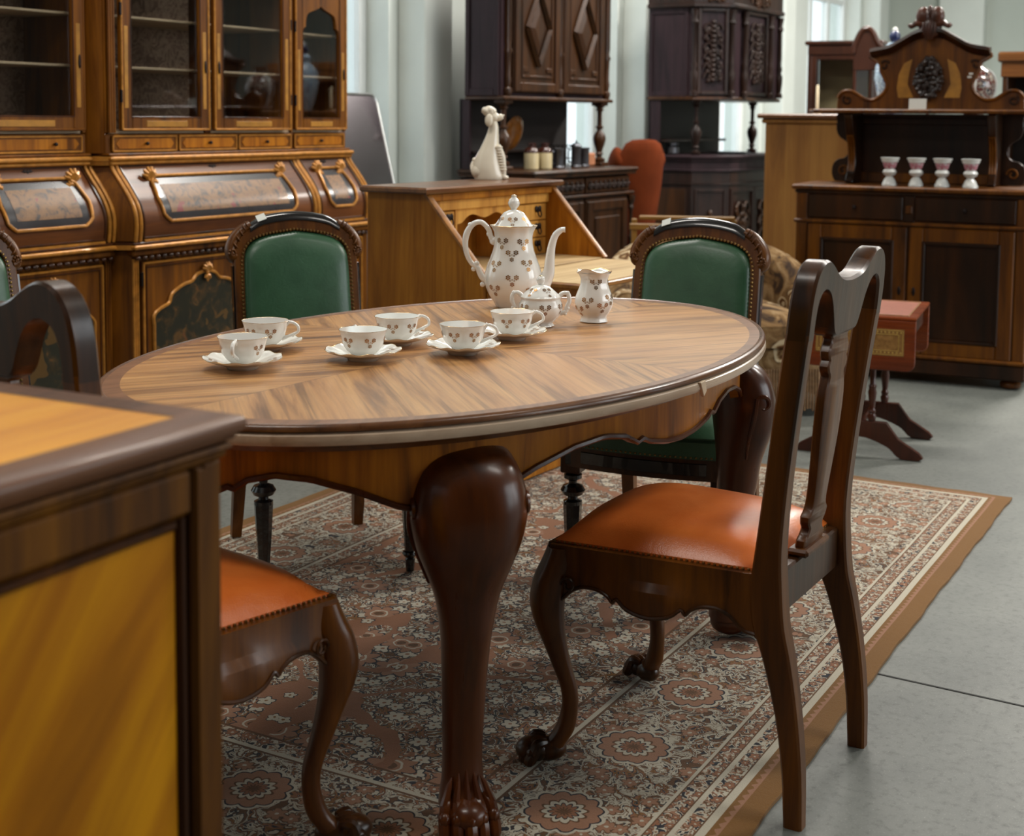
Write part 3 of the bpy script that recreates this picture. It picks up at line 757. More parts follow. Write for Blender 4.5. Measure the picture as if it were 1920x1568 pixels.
def splat_chair(name, label, group, zrear=(0.0, 0.0)):
    t = thing(name, label, 'chair', (0, 0, 0), 0, group)
    WF, WB, YF, YB = .235, .186, .225, -.205
    # back posts: leg, bend at the seat, upper stile, one piece
    for i, sx in enumerate((-1, 1)):
        b = MB()
        zr = zrear[i]
        pts = [(sx * .190, -.262, zr, .015, .017), (sx * .190, -.258, .10, .0165, .0185), (sx * .189, -.246, .20, .018, .021), (sx * .187, -.225, .30, .020, .026), (sx * .186, -.208, .36, .0215, .030), (sx * .186, -.203, .43, .0215, .029), (sx * .188, -.206, .50, .0205, .024), (sx * .192, -.216, .60, .019, .0215), (sx * .197, -.230, .72, .018, .021), (sx * .201, -.243, .82, .0175, .021), (sx * .203, -.252, .885, .0175, .021)]
        rows = []
        for x, y, z, w, d in SP(pts, 3):
            c = .004
            rows.append([(x - w, y - d + c, z), (x - w + c, y - d, z), (x + w - c, y - d, z), (x + w, y - d + c, z), (x + w, y + d - c, z), (x + w - c, y + d, z), (x - w + c, y + d, z), (x - w, y + d - c, z)])
        b.grid(rows, closed_u=True, cap=True)
        obj('back_post', b, M_chairwood, t, sharp=30)
    # crest rail: yoke shape with two arches underneath
    out = [(-.2205, .875), (-.222, .91), (-.220, .945), (-.212, .975), (-.196, .998), (-.172, 1.010), (-.145, 1.010), (-.115, .998), (-.085, .982), (-.05, .971), (0, .967)]
    out = SP(out, 3); out = out + [(-x, z) for x, z in out[::-1][1:]]
    inn = [(.186, .875), (.186, .91), (.180, .938), (.165, .953), (.145, .957), (.120, .948), (.098, .925), (.082, .895), (.070, .872), (.058, .862)]
    inn = SP(inn, 3); inn = inn + [(-x, z) for x, z in inn[::-1]]
    b = MB()
    # build as strip between outer and inner curves (same arc sampling)
    def resample(pl, n):
        d = [0]
        for p, q in zip(pl, pl[1:]): d.append(d[-1] + math.dist(p, q))
        r = []
        for k in range(n + 1):
            s_ = d[-1] * k / n; i = max(j for j in range(len(d)) if d[j] <= s_ + 1e-9); i = min(i, len(pl) - 2)
            f = (s_ - d[i]) / max(d[i + 1] - d[i], 1e-9); r.append((pl[i][0] + (pl[i + 1][0] - pl[i][0]) * f, pl[i][1] + (pl[i + 1][1] - pl[i][1]) * f))
        return r
    N = 60; A = resample(out, N); B_ = resample(inn[::-1], N)
    rows = []
    for (xa, za), (xb, zb) in zip(A, B_):
        def Y(z): return -.252 - (z - .885) * .10
        dx, dz = xb - xa, zb - za; L = math.hypot(dx, dz) or 1; ex, ez = dx / L * .005, dz / L * .005
        rows.append([(xa + ex, Y(za) + .021, za + ez), (xa, Y(za) + .016, za), (xa, Y(za) - .016, za), (xa + ex, Y(za) - .021, za + ez), (xb - ex, Y(zb) - .021, zb - ez), (xb, Y(zb) - .016, zb), (xb, Y(zb) + .016, zb), (xb - ex, Y(zb) + .021, zb - ez)])
    b.grid(rows, closed_u=True, cap=True, flip=True)
    obj('crest_rail', b, M_chairdark, t, sharp=35)
    # vase-shaped splat
    hw = [(.455, .052), (.475, .054), (.482, .044), (.495, .036), (.505, .046), (.52, .052), (.53, .040), (.55, .034), (.60, .040), (.66, .050), (.72, .055), (.76, .052), (.785, .042), (.795, .050), (.806, .056), (.816, .050), (.822, .054), (.834, .058), (.846, .050), (.856, .046), (.866, .060), (.88, .075)]
    b = MB(); rows = []
    hs_ = SP(hw, 2)
    for z, w in hs_:
        y = -.212 - (z - .47) * .098 - .006 * sin((z - .45) * 7)
        rows.append([(-w, y + .007, z), (-w + .004, y + .010, z), (w - .004, y + .010, z), (w, y + .007, z), (w, y - .007, z), (w - .004, y - .010, z), (-w + .004, y - .010, z), (-w, y - .007, z)])
    b.grid(rows, closed_u=True, cap=True)
    sp_ = obj('splat', b, M_chairwood, t)
    b = MB(); b.box(-.066, .066, -.232, -.19, .447, .462, .005); obj('splat_shoe', b, M_chairwood, sp_)
    # seat rails
    zt = .447
    for nm, (xa, ya, xb, yb) in (('front_rail', (-WF + .012, YF, WF - .012, YF)), ('side_rail', (WF, YF - .01, WB + .012, YB + .02)), ('side_rail', (-WB - .012, YB + .02, -WF, YF - .01))):
        b = MB()
        flip = nm == 'front_rail'
        if flip: skirt(b, xb, yb, xa, ya, zt, SK)
        else: skirt(b, xb, yb, xa, ya, zt, SK) if xa > 0 else skirt(b, xb, yb, xa, ya, zt, SK)
        obj(nm, b, M_chairwood, t)
        a_, c_ = Vector((xb, yb, 0)), Vector((xa, ya, 0)); d_ = (c_ - a_); n2 = Vector((d_.y, -d_.x, 0)).normalized()
        b = MB(); P_ = [a_ + d_ * q[0] + n2 * (q[2] * .9 + .001) + Vector((0, 0, q[1] + .003)) for q in SP(SK, 3)]
        b.tube([tuple(p) for p in P_], .0038, 6); obj('carved_bead', b, M_chairdark, t)
    b = MB(); b.box(-WB, WB, YB - .012, YB + .012, .365, .447, .004); obj('back_rail', b, M_chairdark, t)
    b = MB(); b.prism([(-WF + .02, YF - .02), (WF - .02, YF - .02), (WB - .01, YB + .01), (-WB + .01, YB + .01)], .40, .445, 'xy'); obj('seat_board', b, M_chairdark, t)
    b = MB(); edge = seat_dome(b, WF - .012, WB - .004, YF - .012, YB + .01, .452, .052, nose=.012); obj('seat', b, M_orange, t, sharp=70)
    b = MB(); nails(b, [(p[0] * 1.005, p[1], p[2] - .003) for p in edge], .0034, .0105); o_ = obj('nail_trim', b, M_brass, t); 
    o_['kind'] = 'stuff'
    for sx in (-1, 1):
        b = MB(); cabriole(b, sx * (WF - .024), YF - .026, sx * .75, 1, .440, 0, zf=FZ)
        leg = obj('front_leg', b, M_chairwood, t)
        b = MB(); b.T = Matrix.Translation((sx * (WF - .010), YF - .004, 0)) @ Matrix.Rotation(pi - sx * .60 , 4, 'Z')
        paw(b, .064, .095, .052, fwd=-.008, toes=4, z0=FZ + .003, tr=.70); obj('paw_foot', b, M_chairdark, leg)
        for side in (0, 1):
            b = MB()
            # little spirals on the knees
            cx, cy = sx * (WF + .006), YF - .052
            if side: cx, cy = sx * (WF - .055), YF + .006
            path = []
            for k in range(15):
                q = k / 14; a = 2 * pi * 1.1 * q; r_ = .016 * (1 - .7 * q)
                path.append((cx if not side else cx + r_ * cos(a), cy + r_ * cos(a) if not side else cy, .375 + r_ * sin(a)))
            b.tube(path, .0028, 5)
            obj('carved_scroll', b, M_chairdark, leg)
    return t
ch1 = splat_chair('dining_chair', 'dark wooden splat-back chair with bright orange leather seat at the right of the table', 'orange-seated splat-back chairs')
ch1.location = (0.382, 2.662, 0); ch1.rotation_euler = (0, 0, R(149.5 - 90))
ch2 = dup(ch1, (-0.600, 2.20, FZ - .002), 53 - 90, 'dark splat-back chair with orange seat partly hidden behind the near cabinet', 'orange-seated splat-back chairs')

# ================================================================== GREEN CHAIR
def green_chair(label, group):
    t = thing('upholstered_chair', label, 'chair', (0, 0, 0), 0, group)
    WF, WB, YF, YB = .225, .185, .215, -.215
    M_blk = plain('ebonised_wood', (20, 17, 16), .22, 0, .6)
    globals()['M_blk'] = M_blk
    for i, sx in enumerate((-1, 1)):      # rear legs
        b = MB(); rows = []
        for x, y, z, w in SP([(sx * .185, -.285, FZ, .014), (sx * .182, -.262, .12, .0165), (sx * .180, -.235, .26, .019), (sx * .180, -.215, .38, .022), (sx * .180, -.215, .47, .022), (sx * .180, -.235, .62, .0)], 3)[:13]:
            rows.append([(x - w, y - w, z), (x + w, y - w, z), (x + w, y + w, z), (x - w, y + w, z)])
        b.grid(rows, closed_u=True, cap=True); obj('rear_leg', b, M_chairwood, t, sharp=30)
    TILT = .20
    def Y(z): return -.222 - (z - .46) * TILT
    # back frame: two stiles with black fillet and bowed top
    def arch(x0, z0, xm, zt, n=16):     # from stile up over the shoulder to the centre
        return SP([(x0, z0), (x0, z0 + .10), (x0, z0 + .20), (x0 - .002, zt - .095), (x0 - .012, zt - .055), (x0 - .040, zt - .028), (x0 - .09, zt - .012), (0.0001, zt)], 5)
    def ringed(pl, w, dep, off):         # frame bar following mirrored curve
        full = [(x, z) for x, z in pl] + [(-x, z) for x, z in pl[::-1][1:]]
        rows = []
        for k, (x, z) in enumerate(full):
            p = Vector(full[max(k - 1, 0)]); q = Vector(full[min(k + 1, len(full) - 1)]); d = (q - p).normalized(); nn = Vector((-d.y, d.x))
            a = Vector((x, z)) + nn * w * .5; c = Vector((x, z)) - nn * w * .5; e = .004
            a2 = a - nn * e; c2 = c + nn * e
            rows.append([(a2.x, Y(a2.y) + dep + off, a2.y), (a.x, Y(a.y) + dep - e + off, a.y), (a.x, Y(a.y) - dep + off, a.y), (c.x, Y(c.y) - dep + off, c.y), (c.x, Y(c.y) + dep - e + off, c.y), (c2.x, Y(c2.y) + dep + off, c2.y)])
        return rows
    b = MB(); b.grid(ringed(arch(.190, .46, 0, .932), .036, .018, 0), closed_u=True, cap=True, flip=False); obj('back_frame', b, M_chairwood, t, sharp=35)
    for sx in (-1, 1):
        b = MB(); rows = []
        for z in (.48, .60, .72, .815): rows.append([(sx * .2055, Y(z) - .012, z), (sx * .213, Y(z) - .012, z), (sx * .213, Y(z) + .014, z), (sx * .2055, Y(z) + .014, z)])
        b.grid(rows, closed_u=True, cap=True, flip=(sx < 0)); obj('black_fillet', b, M_blk, t, sharp=30)
    # black crest
    pl = SP([(-.150, .924), (-.115, .942), (-.06, .953), (0, .957), (.06, .953), (.115, .942), (.150, .924)], 5)
    b = MB(); rows = []
    for x, z in pl:
        y = Y(z)
        rows.append([(x, y + .024, z - .012), (x, y + .020, z + .004), (x, y + .006, z + .013), (x, y - .010, z + .012), (x, y - .022, z + .002), (x, y - .024, z - .016)])
    b.grid(rows, closed_u=True, cap=True); obj('crest_rail', b, M_blk, t, sharp=50)
    # carved shoulders
    for sx in (-1, 1):
        b = MB(); y0 = Y(.89)
        b.tube(SP([(sx * .148, Y(.935), .932), (sx * .175, Y(.92), .918), (sx * .200, Y(.90), .893), (sx * .214, Y(.87), .865), (sx * .212, Y(.84), .842), (sx * .198, Y(.83), .835)], 4), [.013 + .005 * sin(k * .16) if k < 18 else .013 for k in range(21)], 10, rw=[.022] * 21)
        for k in range(6):
            a = k / 5; x = sx * (.160 + .050 * a); z = .935 - .080 * a ** 1.4
            b.tube(SP([(x - sx * .010, Y(z) + .016, z - .012), (x, Y(z) + .022, z - .003), (x + sx * .008, Y(z) + .018, z + .009)], 3), [.001, .002, .003, .0032, .003, .002, .001], 6)
        for k in range(12):
            a = 2 * pi * k / 9; r_ = .013 * (1 - k / 14); b.blob((sx * .210 + r_ * cos(a), Y(.852) + .020, .852 + r_ * sin(a)), (.0042, .004, .0042), 6, 4)
        obj('carved_shoulder', b, M_chairwood, t, sharp=60)
    # upholstered back panel
    pin = arch(.179, .50, 0, .914); full = pin + [(-x, z) for x, z in pin[::-1][1:]]
    b = MB(); rows = []
    cxz = Vector((0, .70))
    for s_, h in ((1.0, .008), (.985, .018), (.95, .026), (.88, .032), (.7, .035), (.4, .036), (.02, .037), (.001, .037)):
        rows.append([((cxz.x + (x - cxz.x) * s_), Y(cxz.y + (z - cxz.y) * s_) + h, cxz.y + (z - cxz.y) * s_) for x, z in full])
    b.grid(rows, closed_u=True, flip=False)
    rows = [[(x, Y(z) - .014, z) for x, z in full], [(x * .98, Y(z) - .018, .70 + (z - .7) * .98) for x, z in full], [(x * .02, Y(.7) - .019, .7 + (z - .7) * .02) for x, z in full]]
    b.grid(rows, closed_u=True, flip=True)
    obj('back_upholstery', b, M_green, t, sharp=60)
    b = MB(); pn = [(x * .985, Y(.7 + (z - .7) * .985) + .020, .7 + (z - .7) * .985) for x, z in arch(.186, .50, 0, .922)]
    pf = pn + [(-x, y, z) for x, y, z in pn[::-1][1:]]
    acc = 0; step = .0115
    for p, q in zip(pf, pf[1:]):
        p, q = Vector(p), Vector(q); L = (q - p).length; k = acc
        while k < L: b.blob(tuple(p + (q - p) * k / L), (.0042, .003, .0042), 6, 4); k += step
        acc = k - L
    o_ = obj('nail_trim', b, M_brass, t); o_['kind'] = 'stuff'
    # seat
    b = MB(); edge = seat_dome(b, WF + .004, WB + .006, YF + .004, YB + .012, .455, .050, nose=.03); obj('seat', b, M_green, t, sharp=70)
    b = MB(); b.grid([[(p[0], p[1], .40) for p in edge], [(p[0] * 1.0, p[1], .452) for p in edge]], closed_u=True); obj('seat_side', b, M_green, t, sharp=50)
    b = MB(); nails(b, [(p[0] * 1.006, p[1] + .001, .405) for p in edge], .0036, .013); o_ = obj('nail_trim', b, M_brass, t); o_['kind'] = 'stuff'
    b = MB(); e2 = [(p[0] * .99, p[1] * .99) for p in edge]
    b.grid([[(x, y, .345) for x, y in e2], [(x, y, .40) for x, y in e2]], closed_u=True, cap=True); obj('seat_rail', b, M_chairdark, t, sharp=50)
    b = MB()
    rows = []
    for k in range(13):
        u = -.74 + 1.48 * k / 12; x = u * WF; y = YF + .03 * (1 - u * u) + .001
        rows.append([(x, y, .357), (x, y + .004, .359), (x, y + .004, .388), (x, y, .390)])
    b.grid(rows, closed_u=True, cap=True, flip=True); obj('black_inlay', b, M_blk, t)
    for sx in (-1, 1):
        b = MB(); x, y = sx * (WF - .024), YF - .022
        b.box(x - .027, x + .027, y - .027, y + .027, .325, .402, .003)
        leg = obj('front_leg_block', b, M_chairdark, t)
        b = MB(); b.box(x - .013, x + .013, y + .026, y + .030, .350, .385, .002); obj('black_square', b, M_blk, leg)
        b = MB(); pr = [(.018, .325), (.024, .318), (.024, .308), (.012, .302), (.011, .294), (.026, .288), (.033, .276), (.026, .264), (.013, .258), (.014, .252), (.025, .247), (.025, .238)]
        b.lathe(pr, 20, x, y)
        rows = []
        for z, r_ in ((.238, .025), (.16, .021), (.07, .015)): rows.append([(x + r_ * cos(2 * pi * k / 8 + .39), y + r_ * sin(2 * pi * k / 8 + .39), z) for k in range(8)])
        b.grid(rows, closed_u=True, cap=True, flip=True)
        b.lathe([(.012, .072), (.020, .068), (.022, .062), (.018, .056), (.011, .050), (.014, .046), (.011, FZ)], 16, x, y)
        obj('front_leg', b, M_blk, t, sharp=30)
    # price tag on the crest
    b = MB(); b.T = Matrix.Translation((.112, Y(.95) + .014, .954)) @ Matrix.Rotation(R(17), 4, 'Y') @ Matrix.Rotation(R(-38), 4, 'X'); b.box(-.015, .015, -.012, .014, 0, .0016, 0); obj('price_tag', b, M_paper, t)
    return t
GCH = 'green leather chairs on the far side of the table'
g1 = green_chair('green leather chair with carved shoulders behind the table on the left, facing the teacups', GCH)
for c_ in kids(g1):
    if c_.name.split('.')[0] in ('back_frame', 'black_fillet', 'crest_rail', 'carved_shoulder', 'back_upholstery', 'price_tag') or (c_.name.startswith('nail_trim') and max(v.co.z for v in c_.data.vertices) > .6): c_.scale = (.89, 1, 1)
g1.location = (-0.53, 3.81, 0); g1.rotation_euler = (0, 0, R(-68 - 90))
g2 = dup(g1, (0.425, 3.69, 0), -112 - 90, 'green leather chair behind the right end of the table, in front of the floral armchair', GCH)
g3 = dup(g1, (-1.29, 3.42, 0), -47 - 90, 'green leather chair at the left picture edge, only a corner of its back in view', GCH)

# ================================================================== TEA SET
def flower(b, p, nrm, up, s):
    n_ = Vector(nrm).normalized(); u_ = (Vector(up) - n_ * Vector(up).dot(n_)).normalized(); w_ = n_.cross(u_)
    c = Vector(p) + n_ * .0003
    for k in range(6):
        a = 2 * pi * k / 6; cc = c + (u_ * cos(a) + w_ * sin(a)) * s * .58
        ring = [tuple(cc + (u_ * cos(q) + w_ * sin(q)) * s * .29) for q in [2 * pi * j / 5 for j in range(5)]]
        b.add(ring, [(0, 1, 2, 3, 4)])
    b.add([tuple(c + (u_ * cos(q) + w_ * sin(q)) * s * .24) for q in [2 * pi * j / 5 for j in range(5)]], [(0, 1, 2, 3, 4)])
def motif(b, prof, th, z, s=.0046, inside=False, lob=None):
    """three-flower gold sprig on a lathe surface given by profile (r,z)"""
    def at(t, zz):
        for (ra, za), (rb, zb) in zip(prof, prof[1:]):
            if min(za, zb) - 1e-6 <= zz <= max(za, zb) + 1e-6 and abs(zb - za) > 1e-6:
                f = (zz - za) / (zb - za); r = ra + (rb - ra) * f; dr = (rb - ra) / (zb - za); break
        else: r = prof[0][0]; dr = 0
        if lob: r *= 1 + lob[1] * cos(lob[0] * t)
        n_ = Vector((cos(t), sin(t), -dr)); n_.normalize()
        if inside: n_ = -n_
        return Vector((r * cos(t), r * sin(t), zz)) + n_ * .0004, n_, r
    p0, n0, r = at(th, z); k = 1 / max(r, .01)
    for dx, dz, q in ((-.0068, .0045, 1), (.0068, .0045, 1), (0, -.0065, .85), (-.0035, -.0005, .35), (.0035, -.0005, .35), (0, .001, .3)):
        p, n_, _ = at(th + dx * k * s / .0052, z + dz * s / .0052); flower(b, p, n_, (0, 0, 1), s * q)
CUPO = [(.018, .0), (.021, .001), (.022, .004), (.0245, .007), (.033, .014), (.040, .024), (.0435, .036), (.0455, .046), (.0485, .0545), (.0495, .056)]
CUPI = [(.0485, .0562), (.0465, .052), (.0435, .044), (.0405, .030), (.035, .018), (.025, .009), (.001, .0065)]
def handle(b, x0, z0, x1, z1, reach, r=.0032, seg=8, curl=True):
    pts = [(x0, z0), (x0 + reach * .45, z0 + .010), (x0 + reach * .95, z0 + .003), (x0 + reach * 1.02, (z0 + z1) / 2 + .004), (x0 + reach * .62, z1 + .010), (x1, z1)]
    P = SP([(x, 0, z) for x, z in pts], 5)
    b.tube(P, [r * (1.25 if k < 3 or k > len(P) - 4 else 1.0) for k in range(len(P))], seg, rw=[r * 1.25] * len(P))
    if curl: b.blob((x0 + reach * .30, 0, z0 + .0105), (.004, .0036, .004), 8, 6); b.blob((x0 + reach * .62, 0, z1 + .008), (.0035, .003, .0035), 8, 6)
def teacup(label, hth):
    t = thing('teacup', label, 'cup', (0, 0, 0), 0, 'gold-sprigged teacups')
    b = MB(); seg = 48
    b.lathe(CUPO, seg, lob=8, ampf=lambda i: .018 if i > 2 else .01, cap=False); b.lathe(CUPI, seg, lob=8, ampf=lambda i: .018, cap=True)
    b.lathe([(.001, .0015), (.018, .0)], seg); obj('bowl', b, M_porc, t, sharp=80)
    b = MB(); handle(b, .040, .044, .035, .018, .030); obj('handle', b, M_porc, t, sharp=80)
    b = MB(); b.tube([(.0492 * (1 + .018 * cos(8 * a)) * cos(a), .0492 * (1 + .018 * cos(8 * a)) * sin(a), .0563) for a in [2 * pi * k / 48 for k in range(48)]], .0004, 5, closed=True); obj('gold_rim', b, M_goldrim, t)
    b = MB()
    for a in (60, 118, 180, 242, 300): motif(b, CUPO, R(a), .034, .0056, lob=(8, .018))
    for a in (30, 100, 170, 240, 310): motif(b, CUPI[::-1], R(a), .045, .0050, inside=True, lob=(8, .018))
    obj('gold_sprigs', b, M_gold, t)['kind'] = 'stuff'
    return t
def saucer(label):
    t = thing('saucer', label, 'saucer', (0, 0, 0), 0, 'scalloped saucers')
    pr = [(.001, .0065), (.026, .0065), (.030, .0085), (.045, .0125), (.062, .0175), (.074, .0215), (.0765, .0225), (.0765, .0215), (.062, .0155), (.045, .010), (.034, .006), (.030, .0), (.027, .0), (.026, .004), (.001, .004)]
    b = MB(); rows = []
    for i, (r, z) in enumerate(pr):
        row = []
        for k in range(84):
            a = 2 * pi * k / 84; w = .045 * max(0, (r - .04) / .036)
            row.append((r * (1 + w * abs(cos(6 * a)) ** .6 - w * .5) * cos(a), r * (1 + w * abs(cos(6 * a)) ** .6 - w * .5) * sin(a), z + .0016 * max(0, (r - .05) / .026) * cos(12 * a)))
        rows.append(row)
    b.grid(rows, closed_u=True, flip=True); obj('dish', b, M_porc, t, sharp=80)
    b = MB(); b.tube([(.0765 * (1 + .045 * abs(cos(6 * a)) ** .6 - .0225) * cos(a), .0765 * (1 + .045 * abs(cos(6 * a)) ** .6 - .0225) * sin(a), .0226 + .0016 * cos(12 * a)) for a in [2 * pi * k / 84 for k in range(84)]], .0005, 5, closed=True); obj('gold_rim', b, M_goldrim, t)
    b = MB()
    for a in (10, 100, 190, 280):
        for da, rr in ((-.09, .062), (.09, .062), (0, .052)):
            q = R(a) + da; z = .0175 if rr > .06 else .0147
            flower(b, (rr * cos(q), rr * sin(q), z + .0009), (-.25 * cos(q), -.25 * sin(q), 1), (cos(q), sin(q), 0), .0052)
    obj('gold_sprigs', b, M_gold, t)['kind'] = 'stuff'
    return t
cups = [(-.522, 2.668, -95, 'white teacup nearest the left end of the table, handle turned towards us'),
        (-.516, 2.882, -5, 'white teacup standing half behind the leftmost cup'),
        (-.299, 2.774, 115, 'white teacup third from the left in the front row, handle turned away'),
        (-.246, 2.967, 20, 'white teacup standing behind and right of the middle front cup'),
        (-.100, 2.857, 5, 'white teacup at the right of the front row, handle to the right'),
        (.002, 3.055, 12, 'white teacup directly in front of the sugar bowl')]
cup0 = sau0 = None
for i, (x, y, a, lab) in enumerate(cups):
    ls = lab.replace('teacup', 'scalloped saucer under the teacup', 1).replace('white scalloped', 'gold-rimmed white scalloped').split(', handle')[0]
    if i == 0:
        sau0 = saucer(ls); sau0.location = (x, y, TZ + .0002)
        cup0 = teacup(lab, 0); cup0.location = (x, y, TZ + .0070); cup0.rotation_euler = (0, 0, R(a))
    else:
        dup(sau0, (x, y, TZ + .0002), a * 1.7, ls); dup(cup0, (x, y, TZ + .0070), a, lab)
# coffee pot
t = thing('coffee_pot', 'tall white porcelain coffee pot with gold sprigs, curved spout and ornate handle', 'coffee pot', (.004, 3.585, TZ + .0003), -4)
PO = [(.040, .0), (.044, .002), (.046, .006), (.052, .016), (.063, .034), (.071, .052), (.0745, .070), (.0735, .088), (.068, .108), (.060, .128), (.0530, .148), (.0495, .166), (.0485, .182), (.050, .196), (.055, .207), (.060, .213)]
b = MB(); b.lathe(PO, 56, lob=8, ampf=lambda i: .012 if i < 13 else .03, zamp=.0, cap=True); b.lathe([(.059, .2132), (.050, .207), (.046, .19), (.046, .17)], 56, lob=8, ampf=lambda i: .02, cap=False); obj('body', b, M_porc, t, sharp=80)
b = MB(); LD = [(.052, .209), (.050, .212), (.044, .220), (.035, .234), (.026, .246), (.015, .252), (.007, .2535), (.0065, .256)]
b.lathe(LD, 40, lob=8, ampf=lambda i: .02, cap=True); lid = obj('lid', b, M_porc, t, sharp=80)
b = MB(); b.lathe([(.006, .254), (.0085, .258), (.0135, .265), (.015, .272), (.012, .280), (.007, .285), (.006, .288), (.0075, .290), (.003, .293)], 20, lob=8, ampf=lambda i: .03); obj('lid_knob', b, M_porc, lid, sharp=80)
b = MB(); b.blob((0, 0, .2905), (.0072, .0072, .0022), 10, 5); obj('gold_tip', b, M_goldrim, lid)
b = MB(); b.tube([(.060 * (1 + .03 * cos(8 * a)) * cos(a), .060 * (1 + .03 * cos(8 * a)) * sin(a), .2134) for a in [2 * pi * k / 48 for k in range(48)]], .0008, 5, closed=True); obj('gold_rim', b, M_goldrim, t)
b = MB()
sp_path = SP([(.055, 0, .050), (.078, 0, .066), (.092, 0, .092), (.095, 0, .125), (.099, 0, .160), (.108, 0, .188), (.122, 0, .202), (.134, 0, .204)], 5)
b.tube(sp_path, [.036, .035, .033, .030, .027, .0245, .0205, .019, .0175, .0165, .0155, .0145, .014, .0135, .013, .0125, .012, .0115, .011, .0105, .010, .0098, .0095, .0092, .009, .0087, .0085, .0083, .008, .0078, .0075, .0072, .007, .007, .0072, .0075][:len(sp_path)], 14)
obj('spout', b, M_porc, t, sharp=80)
b = MB(); b.tube(SP([(.0915, -.010, .135), (.0985, -.0085, .168), (.1085, -.0065, .192), (.122, -.004, .2085)], 5), .0008, 5); obj('gold_line', b, M_goldrim, t)
b = MB()
hp = SP([(-.046, 0, .168), (-.058, 0, .180), (-.066, 0, .203), (-.084, 0, .220), (-.104, 0, .216), (-.120, 0, .196), (-.126, 0, .168), (-.121, 0, .135), (-.108, 0, .112), (-.094, 0, .102), (-.088, 0, .090), (-.080, 0, .075), (-.070, 0, .066)], 5)
b.tube(hp, [.0085 - .002 * abs(sin(k * .12)) for k in range(len(hp))], 10)
for p, r_ in (((-.063, 0, .190), .008), ((-.113, 0, .213), .007), ((-.096, 0, .112), .0075), ((-.104, 0, .098), .0065), ((-.080, 0, .058), .007), ((-.052, 0, .172), .011)): b.blob(p, (r_, r_ * .85, r_), 10, 7)
obj('handle', b, M_porc, t, sharp=80)
b = MB()
for a, z in ((-90, .140), (-55, .168), (-122, .170), (-52, .115), (-130, .112), (-88, .078), (-128, .050), (-45, .045), (90, .12), (60, .17), (120, .07)): motif(b, PO, R(a), z, .0082, lob=(8, .012))
for a in (-90, -30, -150, 30, 90): motif(b, LD, R(a), .226, .0066)
obj('gold_sprigs', b, M_gold, t)['kind'] = 'stuff'
# sugar bowl
t = thing('sugar_bowl', 'small lidded white sugar bowl with two handles in front of the coffee pot', 'sugar bowl', (.069, 3.253, TZ + .0003), 0)
SO = [(.029, .0), (.032, .002), (.029, .006), (.028, .010), (.036, .016), (.046, .028), (.0515, .042), (.0505, .054), (.046, .062), (.0455, .067), (.048, .071)]
b = MB(); b.lathe(SO, 56, lob=8, ampf=lambda i: .035 if i < 3 else .02, cap=True); obj('bowl', b, M_porc, t, sharp=80)
LS = [(.0475, .069), (.046, .073), (.040, .078), (.031, .086), (.022, .094), (.012, .098), (.005, .099)]
b = MB(); b.lathe(LS, 40, lob=8, ampf=lambda i: .02); lid = obj('lid', b, M_porc, t, sharp=80)
b = MB(); b.lathe([(.004, .098), (.008, .103), (.0105, .110), (.008, .117), (.004, .120), (.002, .121)], 16); obj('lid_knob', b, M_porc, lid, sharp=80)
b = MB(); b.blob((0, 0, .1195), (.0052, .0052, .002), 10, 5); obj('gold_tip', b, M_goldrim, lid)
for sx in (-1, 1):
    b = MB(); hp = SP([(sx * .040, 0, .066), (sx * .050, 0, .078), (sx * .064, 0, .078), (sx * .068, 0, .062), (sx * .062, 0, .046), (sx * .060, 0, .036), (sx * .046, 0, .030)], 5)
    b.tube(hp, [.0052] * len(hp), 8)
    for p, r_ in (((sx * .047, 0, .073), .005), ((sx * .064, 0, .080), .005), ((sx * .064, 0, .044), .0055), ((sx * .058, 0, .031), .005)): b.blob(p, (r_, r_, r_), 8, 6)
    obj('handle', b, M_porc, t, sharp=80)
b = MB()
for a in (-78, -140, -20, 40, 100, 160): motif(b, SO, R(a), .045, .0070, lob=(8, .02))
for a in (-60, -130, 20, 90, 170): motif(b, LS, R(a), .084, .0058)
obj('gold_sprigs', b, M_gold, t)['kind'] = 'stuff'
# creamer
t = thing('cream_jug', 'white porcelain cream jug with fluted rim standing alone right of the coffee pot', 'jug', (.200, 3.335, TZ + .0003), 62)
CR = [(.030, .0), (.034, .002), (.032, .008), (.031, .014), (.037, .022), (.044, .034), (.0475, .048), (.0455, .062), (.039, .078), (.034, .092), (.033, .104), (.036, .113), (.040, .120)]
b = MB(); b.lathe(CR, 56, lob=8, ampf=lambda i: .03 if i < 3 else .022, cap=True)
rows = []
for r, z in ((.040, .120), (.0425, .1235), (.039, .1225), (.033, .112), (.031, .10)):
    rows.append([(r * (1 + .03 * cos(8 * a) + .16 * max(0, cos(a - pi)) ** 6) * cos(a), r * (1 + .03 * cos(8 * a)) * sin(a), z + .003 * cos(4 * a) + .006 * max(0, cos(a - pi)) ** 6) for a in [2 * pi * k / 56 for k in range(56)]])
b.grid(rows, closed_u=True); obj('body', b, M_porc, t, sharp=80)
b = MB(); b.tube([(.0425 * (1 + .03 * cos(8 * a) + .16 * max(0, cos(a - pi)) ** 6) * cos(a), .0425 * (1 + .03 * cos(8 * a)) * sin(a), .1237 + .003 * cos(4 * a) + .006 * max(0, cos(a - pi)) ** 6) for a in [2 * pi * k / 56 for k in range(56)]], .0007, 5, closed=True); obj('gold_rim', b, M_goldrim, t)
b = MB(); hp = SP([(.034, 0, .112), (.046, 0, .122), (.060, 0, .112), (.062, 0, .09), (.052, 0, .068), (.044, 0, .058)], 5); b.tube(hp, [.0045] * len(hp), 8); b.blob((.056, 0, .118), (.005, .005, .005), 8, 6); obj('handle', b, M_porc, t, sharp=80)
b = MB()
